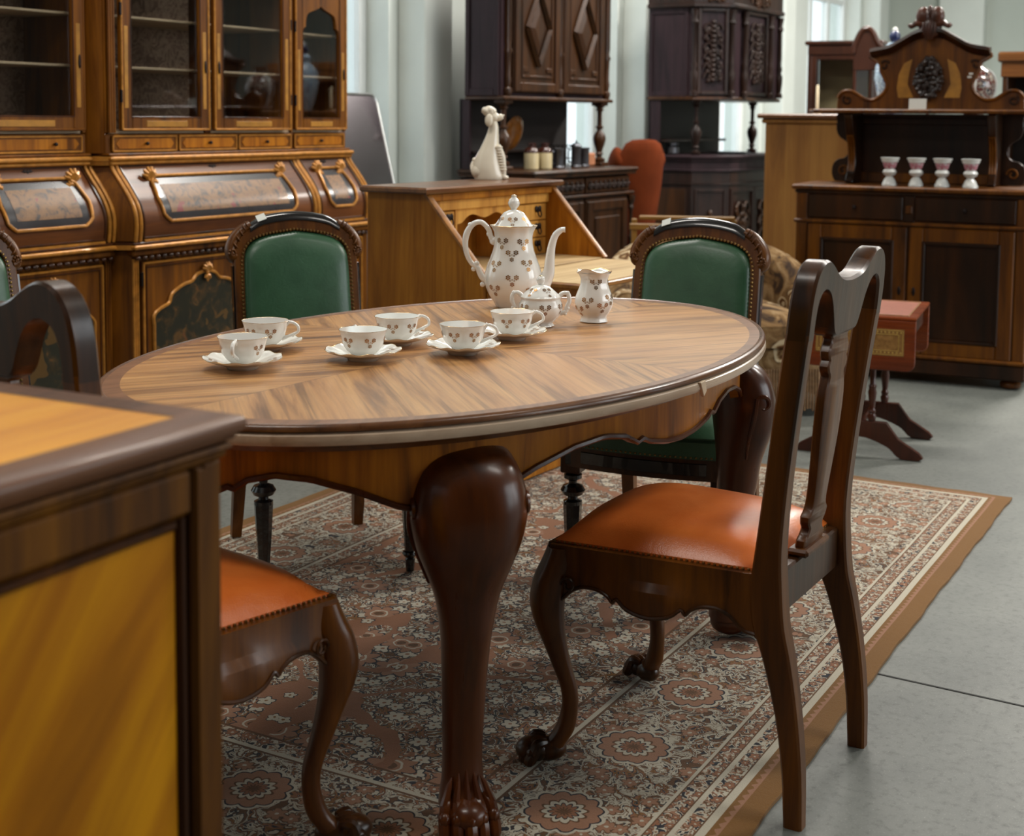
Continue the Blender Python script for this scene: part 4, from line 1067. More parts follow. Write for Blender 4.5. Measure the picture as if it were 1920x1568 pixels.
for a, z in ((-148, .096), (-175, .052), (-128, .040), (-98, .058), (-60, .09), (0, .05), (60, .05), (150, .03)): motif(b, CR, R(a), z, .0072, lob=(8, .022))
obj('gold_sprigs', b, M_gold, t)['kind'] = 'stuff'

# ================================================================== CABINET HELPERS
def bx(name, par, mat, *a, **k):
    b = MB(); b.box(*a, **k); return obj(name, b, mat, par)
def frame(b, x0, x1, z0, z1, y0, y1, w, bev=.003):
    b.box(x0, x0 + w, y0, y1, z0, z1, bev); b.box(x1 - w, x1, y0, y1, z0, z1, bev)
    b.box(x0 + w, x1 - w, y0, y1, z0, z0 + w, bev); b.box(x0 + w, x1 - w, y0, y1, z1 - w, z1, bev)
def loop(b, pts, r, seg=6, rw=None): b.tube(pts, r, seg, rw=rw, closed=True)
def rect_loop(b, x0, x1, z0, z1, y, r): 
    for (xa, za, xb, zb) in ((x0, z0, x1, z0), (x1, z0, x1, z1), (x1, z1, x0, z1), (x0, z1, x0, z0)): b.tube([(xa, y, za), (xb, y, zb)], r, 6)
def knob(par, x, y, z, r=.010, mat=None, name='knob'):
    b = MB(); b.T = Matrix.Translation((x, y, z)) @ Matrix.Rotation(R(90), 4, 'X')
    b.lathe([(r * .5, -.002), (r * .4, r * .8), (r, r * 1.3), (r * .8, r * 2.0), (.001, r * 2.2)], 12, cap=False); return obj(name, b, mat or M_iron, par)
def turned(b, x, y, z0, z1, r, seg=16, kind=0):
    h = z1 - z0
    P = [(.85, 0), (1, .02), (1, .06), (.5, .08), (.45, .11), (.75, .14), (.5, .17), (.62, .22), (.98, .32), (1.12, .40), (.95, .47), (.55, .52), (.42, .56), (.70, .58), (.70, .60), (.42, .62), (.40, .80), (.46, .86), (.75, .88), (.50, .91), (.9, .94), (1, .97), (1, 1)]
    b.lathe([(r * q, z0 + h * w_) for q, w_ in P], seg, x, y)
def leafscroll(b, x, y, z, w, h, seed=1, dens=1.0, r=.006):
    """carved foliage relief, spreading in x/z around (x,z), standing proud towards -y"""
    rnd = random.Random(seed)
    for s_ in (-1, 1):
        for k in range(int(3 * dens)):
            z0 = z - h * .45 + h * .9 * (k + .5) / (3 * dens)
            P = []
            for i in range(11):
                t = i / 10; a = t * 2 * pi * .85; rr = (w * .30) * (1 - .75 * t)
                P.append((x + s_ * (w * .22 + rr * cos(a) * .8 - .0), y - .004 - .004 * sin(t * pi), z0 + rr * sin(a) * 1.1))
            b.tube(P, [r * (1 - .5 * i / 10) for i in range(11)], 6)
            for q in range(3):
                b.blob((x + s_ * w * (.12 + .3 * rnd.random()), y - .004, z0 + h * .12 * (rnd.random() - .5)), (r * 1.6, r * 1.1, r * 2.2), 7, 5, rot=Matrix.Rotation(rnd.uniform(-1, 1), 3, 'Y').to_quaternion())
    for k in range(int(6 * dens)):
        zz = z - h * .45 + h * .9 * (k + .5) / (6 * dens)
        b.blob((x, y - .005, zz), (r * 1.9, r * 1.4, h * .075 / dens), 8, 6)
def shell(b, x, y, z, s, flip=1):
    for k in range(6):
        a = R(-70 + 28 * k); L = s * (1 - .08 * abs(k - 2.5))
        b.tube([(x, y - .004, z - s * .3), (x + flip * sin(a) * L * .5, y - .012, z + cos(a) * L * .45), (x + flip * sin(a) * L * .85, y - .006, z + cos(a) * L * .75)], [s * .10, s * .17, s * .09], 6)
    b.blob((x, y - .006, z - s * .25), (s * .22, s * .16, s * .26), 8, 6)

# ================================================================== LARGE GILT DISPLAY CABINET (left)
vc = thing('display_cabinet', 'huge walnut breakfront display cabinet with gilt mouldings, glazed doors and curved painted flaps', 'cabinet', (-1.47, 5.36, 0), 60)
UNITS = [(-.66, -.035, .07), (0.0, 1.15, 0.0), (1.165, 1.60, .035)]
FZ0, FZ1, FD = .760, 1.055, .13
FP = SP([(0.0, FZ0), (-.006, .80), (-.006, .845), (.006, .89), (.034, .935), (.072, .982), (.108, 1.024), (.128, FZ1)], 4)
def fpt(t):     # point on flap profile, t 0..1 upwards, with normal
    k = t * (len(FP) - 1); i = min(int(k), len(FP) - 2); f = k - i
    y = FP[i][0] + (FP[i + 1][0] - FP[i][0]) * f; z = FP[i][1] + (FP[i + 1][1] - FP[i][1]) * f
    d = Vector((FP[i + 1][0] - FP[i][0], FP[i + 1][1] - FP[i][1])).normalized()
    return y, z, Vector((-d.y, d.x))
def fsurf(x, t, off, yo):
    y, z, n_ = fpt(t); return (x, y + n_.x * off + yo, z + n_.y * off)
def oblique(b, x0, x1, t0, t1, off, yo, nx=2, nt=14):
    b.grid([[fsurf(x0 + (x1 - x0) * i / nx, t0 + (t1 - t0) * j / nt, off, yo) for i in range(nx + 1)] for j in range(nt + 1)])
for ui, (x0, x1, yo) in enumerate(UNITS):
    w = x1 - x0; xm = (x0 + x1) / 2
    bx('base_carcass', vc, M_cabwood, x0, x1, yo + .02, .56, .06, .72, b=.004)
    bx('plinth', vc, M_cabdark, x0 - .01, x1 + .01, yo - .005, .56, 0, .09, b=.008)
    # counter mouldings
    b = MB(); b.box(x0 - .015, x1 + .015, yo - .028, .56, .728, .745, .005); obj('gilt_moulding', b, M_gilt, vc)
    b = MB(); b.box(x0 - .008, x1 + .008, yo - .012, .56, .745, .756, .003); obj('counter', b, M_cabdark, vc)
    b = MB(); b.box(x0 - .006, x1 + .006, yo - .006, .5, .700, .728, .006); obj('under_moulding', b, M_cabwood, vc)
    b = MB()
    m_ = int(w / .035)
    for k in range(m_): b.blob((x0 + (k + .5) * w / m_, yo - .004, .694), (.016, .010, .009), 7, 5)
    obj('scalloped_edge', b, M_cabdark, vc)['kind'] = 'stuff'
    # base doors
    nd = 2 if ui == 1 else 1
    for d in range(nd):
        sp0 = (0, .68, 1)[d] if nd == 2 else 0; sp1 = (.68, 1)[d] if nd == 2 else 1
        a = x0 + .05 + (w - .10) * sp0 + (.004 if d else 0); c = x0 + .05 + (w - .10) * sp1 - (.004 if nd > 1 and d == 0 else 0)
        door = bx('base_door', vc, M_cabwood, a, c, yo + .004, yo + .022, .11, .675, b=.003)
        b = MB(); rect_loop(b, a + .006, c - .006, .116, .669, yo + .003, .005); obj('gilt_frame', b, M_gilt, door)
        b = MB(); rect_loop(b, a + .020, c - .020, .13, .655, yo + .002, .0035); obj('dark_bead', b, M_cabdark, door)
        # ogee headed painted panel
        cx = (a + c) / 2; hw_ = (c - a) / 2 - .055
        top = SP([(-hw_, .42), (-hw_, .46), (-hw_ * .86, .485), (-hw_ * .72, .50), (-hw_ * .66, .535), (-hw_ * .45, .565), (-hw_ * .28, .575), (-hw_ * .18, .60), (0, .612)], 3)
        full = top + [(-x, z) for x, z in top[::-1][1:]]
        poly = [(cx - hw_, .16)] + [(cx + x, z) for x, z in full] + [(cx + hw_, .16)]
        b = MB(); b.prism(poly, yo + .0005, yo + .006, 'xz'); obj('painted_panel', b, M_painted, door)
        b = MB(); loop(b, [(x, yo - .001, z) for x, z in poly], .0075, 6); obj('gilt_arch', b, M_gilt, door)
        b = MB(); shell(b, cx, yo - .004, .615, .045); shell(b, cx, yo - .004, .58, .03, -1); obj('gilt_shell', b, M_gilt, door)['kind'] = 'stuff'
        for zz in (.20, .58): bx('hinge', door, M_iron, a - .010, a + .002, yo - .002, yo + .006, zz, zz + .055, b=.001)
    for xx in (x0 + .0, x1 - .042):
        b = MB()
        for q in range(3): b.tube([(xx + .010 + .011 * q, yo + .012, .10), (xx + .010 + .011 * q, yo + .012, .69)], .0055, 6)
        obj('reeded_pilaster', b, M_gilt if ui == 1 else M_cabwood, vc)['kind'] = 'stuff'
    # writing flap
    b = MB(); b.grid([[(x, FP[i][0] + yo + .012, FP[i][1]) for x in (x0, x1)] for i in range(len(FP))]); b.box(x0, x1, yo + FD + .01, .56, FZ0, FZ1, .002)
    for xs in (x0 + .002, x1 - .002):
        poly = [(y + yo + .012, z) for y, z in FP] + [(.5, FZ1), (.5, FZ0)]
        b.prism(poly, xs - .002, xs + .002, 'yz')
    obj('flap_carcass', b, M_cabwood, vc)
    b = MB(); oblique(b, x0 + .045, x1 - .045, .04, .96, .002, yo); fl = obj('curved_flap', b, M_flap, vc, sharp=80)
    b = MB()
    for (xa, xb, ta, tb) in ((x0 + .05, x1 - .05, .05, .05), (x0 + .05, x1 - .05, .95, .95)): b.tube([fsurf(xa, ta, .004, yo), fsurf(xb, tb, .004, yo)], .005, 6)
    for xx in (x0 + .05, x1 - .05): b.tube([fsurf(xx, .05 + .9 * k / 14, .004, yo) for k in range(15)], .005, 6)
    obj('dark_bead', b, M_cabdark, fl)['kind'] = 'stuff'
    for xx, rr in ((x0 + .006, .008), (x0 + .030, .0075), (x1 - .006, .008), (x1 - .030, .0075)):
        b = MB(); b.tube([fsurf(xx, k / 18, .006, yo) for k in range(19)], rr, 7); obj('gilt_scroll_moulding', b, M_gilt, vc)
    b = MB(); b.tube([fsurf(x0 + .052, .0, .006, yo), fsurf(x1 - .052, .0, .006, yo)], .007, 6); obj('gilt_strip', b, M_gilt, fl)
    # cartouche
    ca, cb_ = x0 + (.115 if ui != 1 else .16), x1 - (.115 if ui != 1 else .16); t0, t1 = .24, .78; ch_ = .035
    def outline(ins, off, n=8):
        a, c, ta, tb = ca + ins, cb_ - ins, t0 + ins * 2.3, t1 - ins * 2.3
        P = []
        tc = ch_ * 2.4
        cr = [(a + ch_, ta), (c - ch_, ta), (c - ch_ * .4, ta + tc * .5), (c, ta + tc), (c + .008, (ta + tb) / 2), (c - .01, tb - tc * .8), (c - ch_ * .9, tb - tc * .25), (c - ch_ * 1.3, tb), (a + ch_ * 1.3, tb), (a + ch_ * .9, tb - tc * .25), (a + .01, tb - tc * .8), (a - .008, (ta + tb) / 2), (a, ta + tc), (a + ch_ * .4, ta + tc * .5)]
        m2 = len(cr)
        for i in range(m2):
            p, q = cr[i], cr[(i + 1) % m2]
            for k in range(3): P.append((p[0] + (q[0] - p[0]) * k / 3, p[1] + (q[1] - p[1]) * k / 3))
        return P
    def patch(ins, off, mat, nm):
        b = MB(); nx_ = 16
        b.grid([[fsurf(ca + ins + (cb_ - ca - 2 * ins) * i / nx_, t0 + ins * 2.3 + (t1 - t0 - ins * 4.6) * j / 10, off, yo) for i in range(nx_ + 1)] for j in range(11)])
        return obj(nm, b, mat, fl, sharp=80)
    patch(.010, .004, M_slate, 'slate_panel'); patch(.045, .0052, M_frieze, 'painted_scene')
    b = MB(); b.tube([fsurf(x, t_, .009, yo) for x, t_ in outline(0, .009)], .0065, 7, closed=True); obj('gilt_cartouche', b, M_gilt, fl)
    for sx, xx in ((1, ca + .012), (-1, cb_ - .012)):
        p = fsurf(xx, .80, .0, yo); b = MB(); shell(b, p[0], p[1] - .008, p[2] - .006, .060, sx); shell(b, p[0] + sx * .018, p[1] - .016, p[2] - .038, .038, -sx); obj('gilt_shell_handle', b, M_gilt, fl)['kind'] = 'stuff'
    p = fsurf(xm, .90, .003, yo); b = MB(); b.blob(p, (.028, .004, .005), 8, 5); b.blob((p[0], p[1] - .002, p[2] - .004), (.006, .004, .012), 8, 5); b.blob((p[0] - .014, p[1], p[2]), (.007, .004, .008), 6, 4); b.blob((p[0] + .014, p[1], p[2]), (.007, .004, .008), 6, 4); obj('keyhole_plate', b, M_iron, fl)['kind'] = 'stuff'
    # cornice above flap
    yu = yo + FD
    b = MB(); b.box(x0 - .012, x1 + .012, yu - .035, .56, 1.090, 1.108, .006); obj('gilt_cornice', b, M_gilt, vc)
    b = MB(); b.box(x0 - .008, x1 + .008, yu - .026, .56, 1.074, 1.090, .005); obj('gilt_cornice', b, M_gilt, vc)
    b = MB(); b.box(x0 - .004, x1 + .004, yu - .016, .56, 1.108, 1.120, .004); obj('gilt_step', b, M_cabwood, vc)
    # drawer row
    bx('drawer_carcass', vc, M_cabwood, x0, x1, yu + .012, .56, 1.118, 1.196, b=.003)
    dn = 3 if ui == 1 else 1
    for d in range(dn):
        a = x0 + .02 + (w - .04) * d / dn + .008; c = x0 + .02 + (w - .04) * (d + 1) / dn - .008
        dr = bx('drawer', vc, M_cabwood, a, c, yu + .002, yu + .02, 1.125, 1.188, b=.003)
        b = MB(); rect_loop(b, a + .002, c - .002, 1.127, 1.186, yu + .001, .0042); obj('gilt_frame', b, M_gilt, dr)
        b = MB(); b.prism([(a + .018, 1.157), (a + .035, 1.137), (c - .035, 1.137), (c - .018, 1.157), (c - .035, 1.177), (a + .035, 1.177)], yu - .0005, yu + .003, 'xz'); obj('drawer_panel', b, M_apron, dr)
        for kx in ([(a + c) / 2] if ui != 0 else [a + .14, c - .14]): knob(dr, kx, yu, 1.157, .008)
    # upper glazed part
    H0, H1 = 1.198, 2.20
    for xx in (x0, x1 - .018): bx('upper_side', vc, M_cabwood, xx, xx + .018, yu + .010, .56, H0, H1, b=.003)
    bx('upper_back', vc, M_damask, x0 + .018, x1 - .018, .53, .545, H0, H1, b=.0)
    bx('upper_top', vc, M_cabwood, x0, x1, yu + .01, .56, H1 - .02, H1, b=.002); bx('upper_bottom', vc, M_shelf, x0 + .018, x1 - .018, yu + .02, .55, H0, H0 + .012, b=.0)
    for zs in (1.455, 1.655, 1.86): bx('shelf', vc, M_shelf, x0 + .019, x1 - .019, yu + .045, .53, zs, zs + .010, b=.002)
    if ui == 1: bx('divider', vc, M_cabdark, xm - .012, xm + .026, yu + .012, .10 + yu, H0, H1, b=.002)
    for d in range(nd):
        a = x0 + .022 + (w - .044) * d / nd + (.006 if d else 0); c = x0 + .022 + (w - .044) * (d + 1) / nd - (.006 if nd > 1 and d == 0 else 0)
        fw = .056; y0_ = yu - .012; y1_ = yu + .010
        if ui == 1 and d == 0: a += .045
        if ui == 1 and d == 1: a += .02; c -= .018
        b = MB(); frame(b, a, c, H0 + .012, H1 - .03, y0_, y1_, fw)
        if ui == 2:        # arched head of the glass
            gx0, gx1 = a + fw, c - fw; gm = (gx0 + gx1) / 2; hz = 1.69
            arch_ = SP([(gx1, hz - .05), (gx1 - .006, hz - .012), (gx1 - .022, hz), (gx1 - .024, hz + .02), (gx1 - .04, hz + .06), (gm + .03, hz + .085), (gm, hz + .10)], 4)
            fullA = arch_ + [(2 * gm - x, z) for x, z in arch_[::-1][1:]]
            b.prism([(gx1 + .005, hz - .06)] + fullA + [(gx0 - .005, hz - .06), (gx0 - .005, 2.1), (gx1 + .005, 2.1)], y0_ + .002, y1_ - .002, 'xz')
        door = obj('glazed_door', b, M_cabwood, vc)
        bx('glass_pane', door, M_glass, a + fw - .003, c - fw + .003, yu - .001, yu + .002, H0 + .06, H1 - .08, b=.0)
        if ui == 1 and d == 1: pass
        b = MB(); rect_loop(b, a + .003, c - .003, H0 + .015, H1 - .033, y0_, .0045); obj('gilt_frame', b, M_gilt if ui != 0 else M_cabwood, door)
        b = MB(); rect_loop(b, a + fw - .003, c - fw + .003, H0 + .012 + fw - .003, H1 - .03 - fw, y0_ + .001, .003); obj('inner_bead', b, M_cabdark, door)
        for xx in (a + .016, c - fw + .016):
            z0_, z1_ = H0 + .10, (1.62 if ui != 2 else 1.58)
            b = MB(); b.box(xx, xx + .020, y0_ - .0012, y0_ + .003, z0_, z1_, .001); obj('ochre_inlay', b, M_ochre, door)
        gw = (c - a) / 2 - fw
        b = MB(); b.box((a + c) / 2 - gw * .6, (a + c) / 2 + gw * .6, y0_ - .0012, y0_ + .003, H0 + .026, H0 + .050, .001); obj('ochre_inlay', b, M_ochre, door)
        xh = c - .026 if not (ui == 1 and d == 1) else a + .026
        b = MB(); b.blob((xh, y0_ - .003, 1.475), (.006, .004, .028), 8, 6); b.blob((xh, y0_ - .004, 1.455), (.004, .006, .004), 6, 4); obj('key_plate', b, M_iron, door)['kind'] = 'stuff'
        xe = a if not (ui == 1 and d == 1) else c
        for zz in (1.32, 1.66): bx('hinge', door, M_iron, xe - .006, xe + .004, y0_ - .004, y0_ + .006, zz, zz + .05, b=.001)
    b = MB(); b.box(x0 - .03, x1 + .03, yu - .05, .57, H1, H1 + .05, .012); obj('top_cornice', b, M_gilt, vc)
# canted link between left and middle sections
for (za, zb, ya, yb, m_) in ((.09, .72, 0, 0, M_cabwood), (1.12, 2.2, FD, FD, M_cabwood)):
    b = MB(); b.prism([(-.04, .075 + ya + .012), (.004, ya + .012), (.004, .3), (-.04, .3)], za, zb, 'xy'); obj('canted_panel', b, m_, vc)
for (za, zb, d_, m_) in ((.0, .09, .0, M_cabdark), (.728, .745, -.024, M_gilt), (.745, .756, -.01, M_cabdark), (1.090, 1.108, FD - .032, M_gilt), (1.074, 1.09, FD - .024, M_gilt)):
    b = MB(); b.prism([(-.05, .072 + d_), (.0, d_), (.012, .3), (-.05, .3)], za, zb, 'xy'); obj('canted_moulding', b, m_, vc)
b = MB()
b.grid([[(-.036, FP[i][0] + .075, FP[i][1]), (.002, FP[i][0] + .004, FP[i][1])] for i in range(len(FP))]); obj('canted_flap_panel', b, M_cabwood, vc)
b = MB()
for q in range(3): b.tube([(.010 + .012 * q, FD - .004, 1.2), (.010 + .012 * q, FD - .004, 2.19)], .006, 6)
obj('reeded_pilaster', b, M_cabwood, vc)['kind'] = 'stuff'
for c_ in kids(vc):
    if c_.data and min(v.co.z for v in c_.data.vertices) >= 1.07: c_.location = (0, 0, -.021)
# white card behind the glass of the second middle door
cd = obj('price_card', MB().box(-.026, .026, -.0008, .0008, 0, .085, 0), M_paper); cd.parent = None
cd.matrix_world = Matrix.Translation((-1.47, 5.36, 0)) @ Matrix.Rotation(R(60), 4, 'Z') @ Matrix.Translation((.690, .168, 1.193)) @ Matrix.Rotation(R(-8), 4, 'X')
tag(cd, 'white paper price card leaning inside the glazed door of the gilt cabinet', 'card')

# ================================================================== SLANT-FRONT WRITING DESK
M_oak = wood('desk_oak', (176, 112, 40), (150, 90, 28), (104, 58, 18), rough=0.45, coat=0.0, spec=.2)
M_oakin = wood('desk_interior', (214, 158, 82), (194, 136, 64), (150, 98, 44), rough=0.5, coat=0.0, sat=.5, blotch=.15)
M_oakx = wood('desk_edge', (170, 112, 60), (146, 92, 48), (104, 62, 34), axis=0, rough=0.4)
M_topbrown = wood('desk_top', (128, 82, 52), (104, 62, 40), (72, 42, 30), axis=0, rough=0.3, coat=0.3)
M_palewood = wood('flap_lining', (206, 178, 132), (190, 160, 114), (160, 130, 90), axis=0, rough=0.5, coat=0.0, blotch=.15, sat=.1)
dk = thing('writing_desk', 'oak slant-front writing desk with its fall front open, behind the coffee pot', 'desk', (-.29, 4.56, 0), 57)
DW = .84; ZT = 1.02
for xx, nm in ((0.012, 'side_panel'), (DW - .034, 'side_panel')):
    b = MB(); b.prism([(.25, FZ), (.25, ZT - .022), (.01, ZT - .022), (-.225, .735), (-.225, FZ)], xx, xx + .022, 'yz', .002); s_ = obj(nm, b, M_oak, dk)
    b = MB(); yy0, zz0, yy1, zz1 = .010, ZT - .024, -.226, .736
    d_ = Vector((yy1 - yy0, zz1 - zz0)).normalized(); nn = Vector((d_.y, -d_.x))
    rows = []
    for (y, z) in ((yy0, zz0), (yy1, zz1)):
        rows.append([(xx - .003, y, z), (xx - .003, y + nn.x * .008 * (-1 if nn.y < 0 else 1), z + abs(nn.y) * .008), (xx + .011, y + nn.x * .012 * (-1 if nn.y < 0 else 1), z + abs(nn.y) * .012), (xx + .025, y + nn.x * .008 * (-1 if nn.y < 0 else 1), z + abs(nn.y) * .008), (xx + .025, y, z)])
    b.grid(rows, closed_u=True, cap=True); obj('slanted_edge', b, M_oakx, s_)
b = MB(); b.prism([(-.018, -.022), (DW + .018, -.022), (DW + .018, .26), (-.018, .26)], ZT - .022, ZT, 'xy', .006); obj('desk_top', b, M_topbrown, dk)
bx('back_panel', dk, M_oak, .034, DW - .034, .235, .25, .05, ZT - .022, b=0)
bx('writing_surface', dk, M_palewood, .034, DW - .034, -.222, .235, .722, .740, b=.001)
b = MB(); b.prism([(.036, -.6), (DW - .036, -.6), (DW - .036, -.228), (.036, -.228)], .720, .736, 'xy', .003); ff = obj('fall_front', b, M_oakx, dk)
b = MB(); b.box(.056, DW - .056, -.585, -.236, .7362, .7375, .0); obj('pale_lining', b, M_palewood, ff)
bx('top_rail', dk, M_oak, .034, DW - .034, -.002, .016, .972, .996, b=.002)
# pigeon-hole interior, standing back between the sides
YI = .022
bx('interior_back', dk, M_oak, .034, DW - .034, .20, .206, .74, .97, b=0)
bx('interior_top', dk, M_oakin, .034, DW - .034, YI - .01, .2, .936, .972, b=.003)
xs = [.034, .214, .560, DW - .034]
for xx in (xs[1], xs[2]): bx('partition', dk, M_oakin, xx - .006, xx + .006, YI, .2, .74, .936, b=.001)
for (a, c, n0) in ((xs[0], xs[1] - .006, 'l'), (xs[2] + .006, xs[3], 'r')):
    for k in range(3):
        z0 = .742 + k * .0645
        dr = bx('small_drawer', dk, M_oakin, a + .003, c - .003, YI + .001, .19, z0, z0 + .0615, b=.002)
        x = (a + c) / 2 + (.055 if n0 == 'r' else .05)
        b = MB(); b.blob((x, YI - .002, z0 + .040), (.021, .004, .011), 10, 6); b.blob((x - .012, YI - .003, z0 + .042), (.009, .004, .012), 8, 5); b.blob((x + .012, YI - .003, z0 + .042), (.009, .004, .012), 8, 5)
        b.tube(SP([(x - .011, YI - .006, z0 + .038), (x - .010, YI - .011, z0 + .020), (x, YI - .012, z0 + .012), (x + .010, YI - .011, z0 + .020), (x + .011, YI - .006, z0 + .038)], 3), .0026, 6)
        obj('pull', b, M_iron, dr)['kind'] = 'stuff'
# central arched opening
a, c = xs[1] + .006, xs[2] - .006; m = (a + c) / 2
curve = SP([(a, .885), (a + .03, .890), (a + .06, .908), (a + .10, .915), (m, .900), (c - .10, .915), (c - .06, .908), (c - .03, .890), (c, .885)], 3)
b = MB(); b.prism([(c, .936), (a, .936)] + curve, YI, YI + .008, 'xz'); obj('arched_head', b, M_oakin, dk)
bx('recess_back', dk, M_oak, a, c, .17, .175, .742, .936, b=0)
# drawers below the flap
for k, (z0, z1) in enumerate(((.56, .70), (.33, .55), (.09, .32))):
    dr = bx('long_drawer', dk, M_oak, .04, DW - .04, -.228, -.02, z0, z1, b=.003)
    for xx in (.20, DW - .20): knob(dr, xx, -.228, (z0 + z1) / 2, .012, M_brass)
bx('plinth', dk, M_oak, .012, DW - .012, -.235, .25, FZ, .08, b=.006)
# poodle figurine
M_cream = plain('cream_glaze', (226, 216, 196), .25, 0, .4, var=.05)
pd = thing('poodle_figurine', 'tall cream ceramic sitting poodle figurine on top of the writing desk', 'figurine', (0, 0, 0), 0)
b = MB()
body = SP([(.010, 0.0, .0, .050, .036), (.010, 0, .012, .052, .038), (.004, 0, .045, .049, .038), (.004, 0, .085, .041, .033), (.012, 0, .125, .030, .026), (.020, 0, .165, .021, .020), (.024, 0, .195, .0165, .016), (.020, 0, .218, .0155, .015)], 4)
rows = [[(x + w * 1.12 * cos(2 * pi * k / 20), d * 1.2 * sin(2 * pi * k / 20), z) for k in range(20)] for x, y, z, w, d in body]
b.grid(rows, closed_u=True, cap=True)
b.blob((-.028, 0, .030), (.030, .036, .032), 12, 9)
obj('body', b, M_cream, pd, sharp=80)
for sy in (-1, 1):
    b = MB(); b.tube(SP([(.036, sy * .018, .125), (.054, sy * .019, .088), (.060, sy * .019, .045), (.060, sy * .019, .012)], 4), [.015, .0145, .014, .0135, .013, .0125, .012, .0118, .0115, .011, .011, .011, .012], 10)
    for k in range(9): b.blob((.042 + .0021 * k, sy * .020, .122 - .0105 * k), (.0160, .0150, .0048), 9, 5)
    b.blob((.064, sy * .019, .009), (.017, .012, .009), 10, 6); obj('front_leg', b, M_cream, pd, sharp=80)
b = MB(); b.blob((.020, 0, .234), (.025, .022, .022), 14, 10); b.tube(SP([(.026, 0, .236), (.042, 0, .232), (.058, 0, .238)], 3), [.016, .0155, .0145, .0135, .0125, .0115, .009], 10); b.blob((.060, 0, .240), (.005, .005, .004), 8, 6)
b.blob((.008, 0, .254), (.026, .024, .021), 12, 8)
for k in range(9): b.blob((.006 + .017 * cos(k * .7), .015 * sin(k * .7), .256 + .004 * (k % 2)), (.012, .012, .012), 8, 5)
b.blob((.006, 0, .264), (.018, .016, .012), 10, 7)
obj('head', b, M_cream, pd, sharp=80)
for sy in (-1, 1):
    b = MB(); b.blob((.006, sy * .023, .222), (.014, .008, .024), 10, 7); obj('ear', b, M_cream, pd, sharp=80)
b = MB(); b.tube(SP([(-.05, 0, .02), (-.056, .012, .05), (-.046, .018, .068)], 3), [.007] * 7, 8); b.blob((-.045, .018, .072), (.010, .010, .010), 8, 6); obj('tail', b, M_cream, pd, sharp=80)
pd.matrix_world = Matrix.Translation((-.29, 4.56, 0)) @ Matrix.Rotation(R(57), 4, 'Z') @ Matrix.Translation((.655, .195, ZT + .0003)) @ Matrix.Rotation(R(-52), 4, 'Z')

# ================================================================== NEAR CABINET (foreground left)
M_nc_side = wood('golden_veneer', (224, 150, 10), (184, 112, 6), (128, 72, 4), rough=0.45, coat=0.0, sc=.42, rot=R(-38), fine=.3, blotch=.5, spec=.15)
M_nc_frame = wood('near_frame_walnut', (122, 74, 14), (88, 50, 10), (50, 28, 8), rough=0.5, coat=0.0, spec=.14)
M_nc_top = wood('near_top_veneer', (246, 174, 66), (232, 152, 50), (194, 114, 36), axis=0, rough=0.38, coat=0.1, sc=.6, fine=.4)
M_nc_edge = wood('near_top_edge', (124, 80, 56), (100, 62, 42), (70, 40, 28), axis=0, rough=0.34, coat=0.2, sat=.5)
M_nc_dark = wood('near_bead', (84, 44, 14), (64, 32, 10), (40, 20, 8), spec=.14, coat=0)
nc = thing('near_cabinet', 'walnut cabinet with golden veneer side panel, out of focus in the left foreground', 'cabinet', (-.2665, 1.381, 0), 62)
NW, ND, NH = 1.15, .50, .95
b = MB(); b.box(-NW, -.012, .012, ND - .012, NH - .0052, NH + .0, .002); obj('top_veneer', b, M_nc_top, nc)
b = MB()
prof = [(-.050, 0.0005), (-.012, .0012), (-.004, -.001), (0, -.006), (.0, -.012), (-.005, -.018), (-.008, -.021), (-.009, -.024), (-.014, -.026), (-.016, -.028), (-.060, -.028)]
rect = lambda o: [(-NW - o, -o), (o, -o), (o, ND + o), (-NW - o, ND + o)]
b.grid([[(x, y, NH + z) for x, y in rect(o)] for o, z in prof], closed_u=True, flip=False); obj('moulded_edge', b, M_nc_edge, nc, sharp=50)
b = MB(); b.grid([[(x, y, z) for x, y in rect(o)] for o, z in ((-.012, NH - .028), (-.010, NH - .032), (-.015, NH - .036), (-.015, NH - .040), (-.022, NH - .046))], closed_u=True, flip=False); obj('neck_moulding', b, M_nc_frame, nc, sharp=50)
bx('carcass', nc, M_nc_frame, -NW + .04, -.046, .050, ND - .04, .05, NH - .034, b=.0)
zt = NH - .044
def stile(x0, x1, z0, z1, nm='stile', y0=.018, y1=.05): return bx(nm, nc, M_nc_frame, x0, x1, y0, y1, z0, z1, b=.006)
stile(-.060, -.018, .05, zt); stile(-NW + .018, -NW + .06, .05, zt)
stile(-NW + .06, -.060, zt - .048, zt, 'top_rail'); stile(-NW + .06, -.060, .05, .14, 'bottom_rail')
b = MB(); b.box(-.073, -.060, .026, .05, .14, zt - .048, .004); b.box(-NW + .06, -NW + .073, .026, .05, .14, zt - .048, .004); b.box(-NW + .073, -.073, .026, .05, zt - .062, zt - .048, .004); b.box(-NW + .073, -.073, .026, .05, .14, .154, .004)
obj('panel_bead', b, M_nc_dark, nc)
bx('side_panel', nc, M_nc_side, -NW + .073, -.073, .032, .042, .154, zt - .062, b=.0)
for (ya, yb) in ((.018, .07), (ND - .07, ND - .018)): bx('end_stile', nc, M_nc_frame, -.046, -.018, ya + .0001, yb, .05, zt, b=.003)
bx('end_panel', nc, M_nc_side, -.040, -.032, .07, ND - .07, .05, zt, b=0)
bx('plinth', nc, M_nc_frame, -NW + .02, -.02, .02, ND - .02, 0, .06, b=.006)

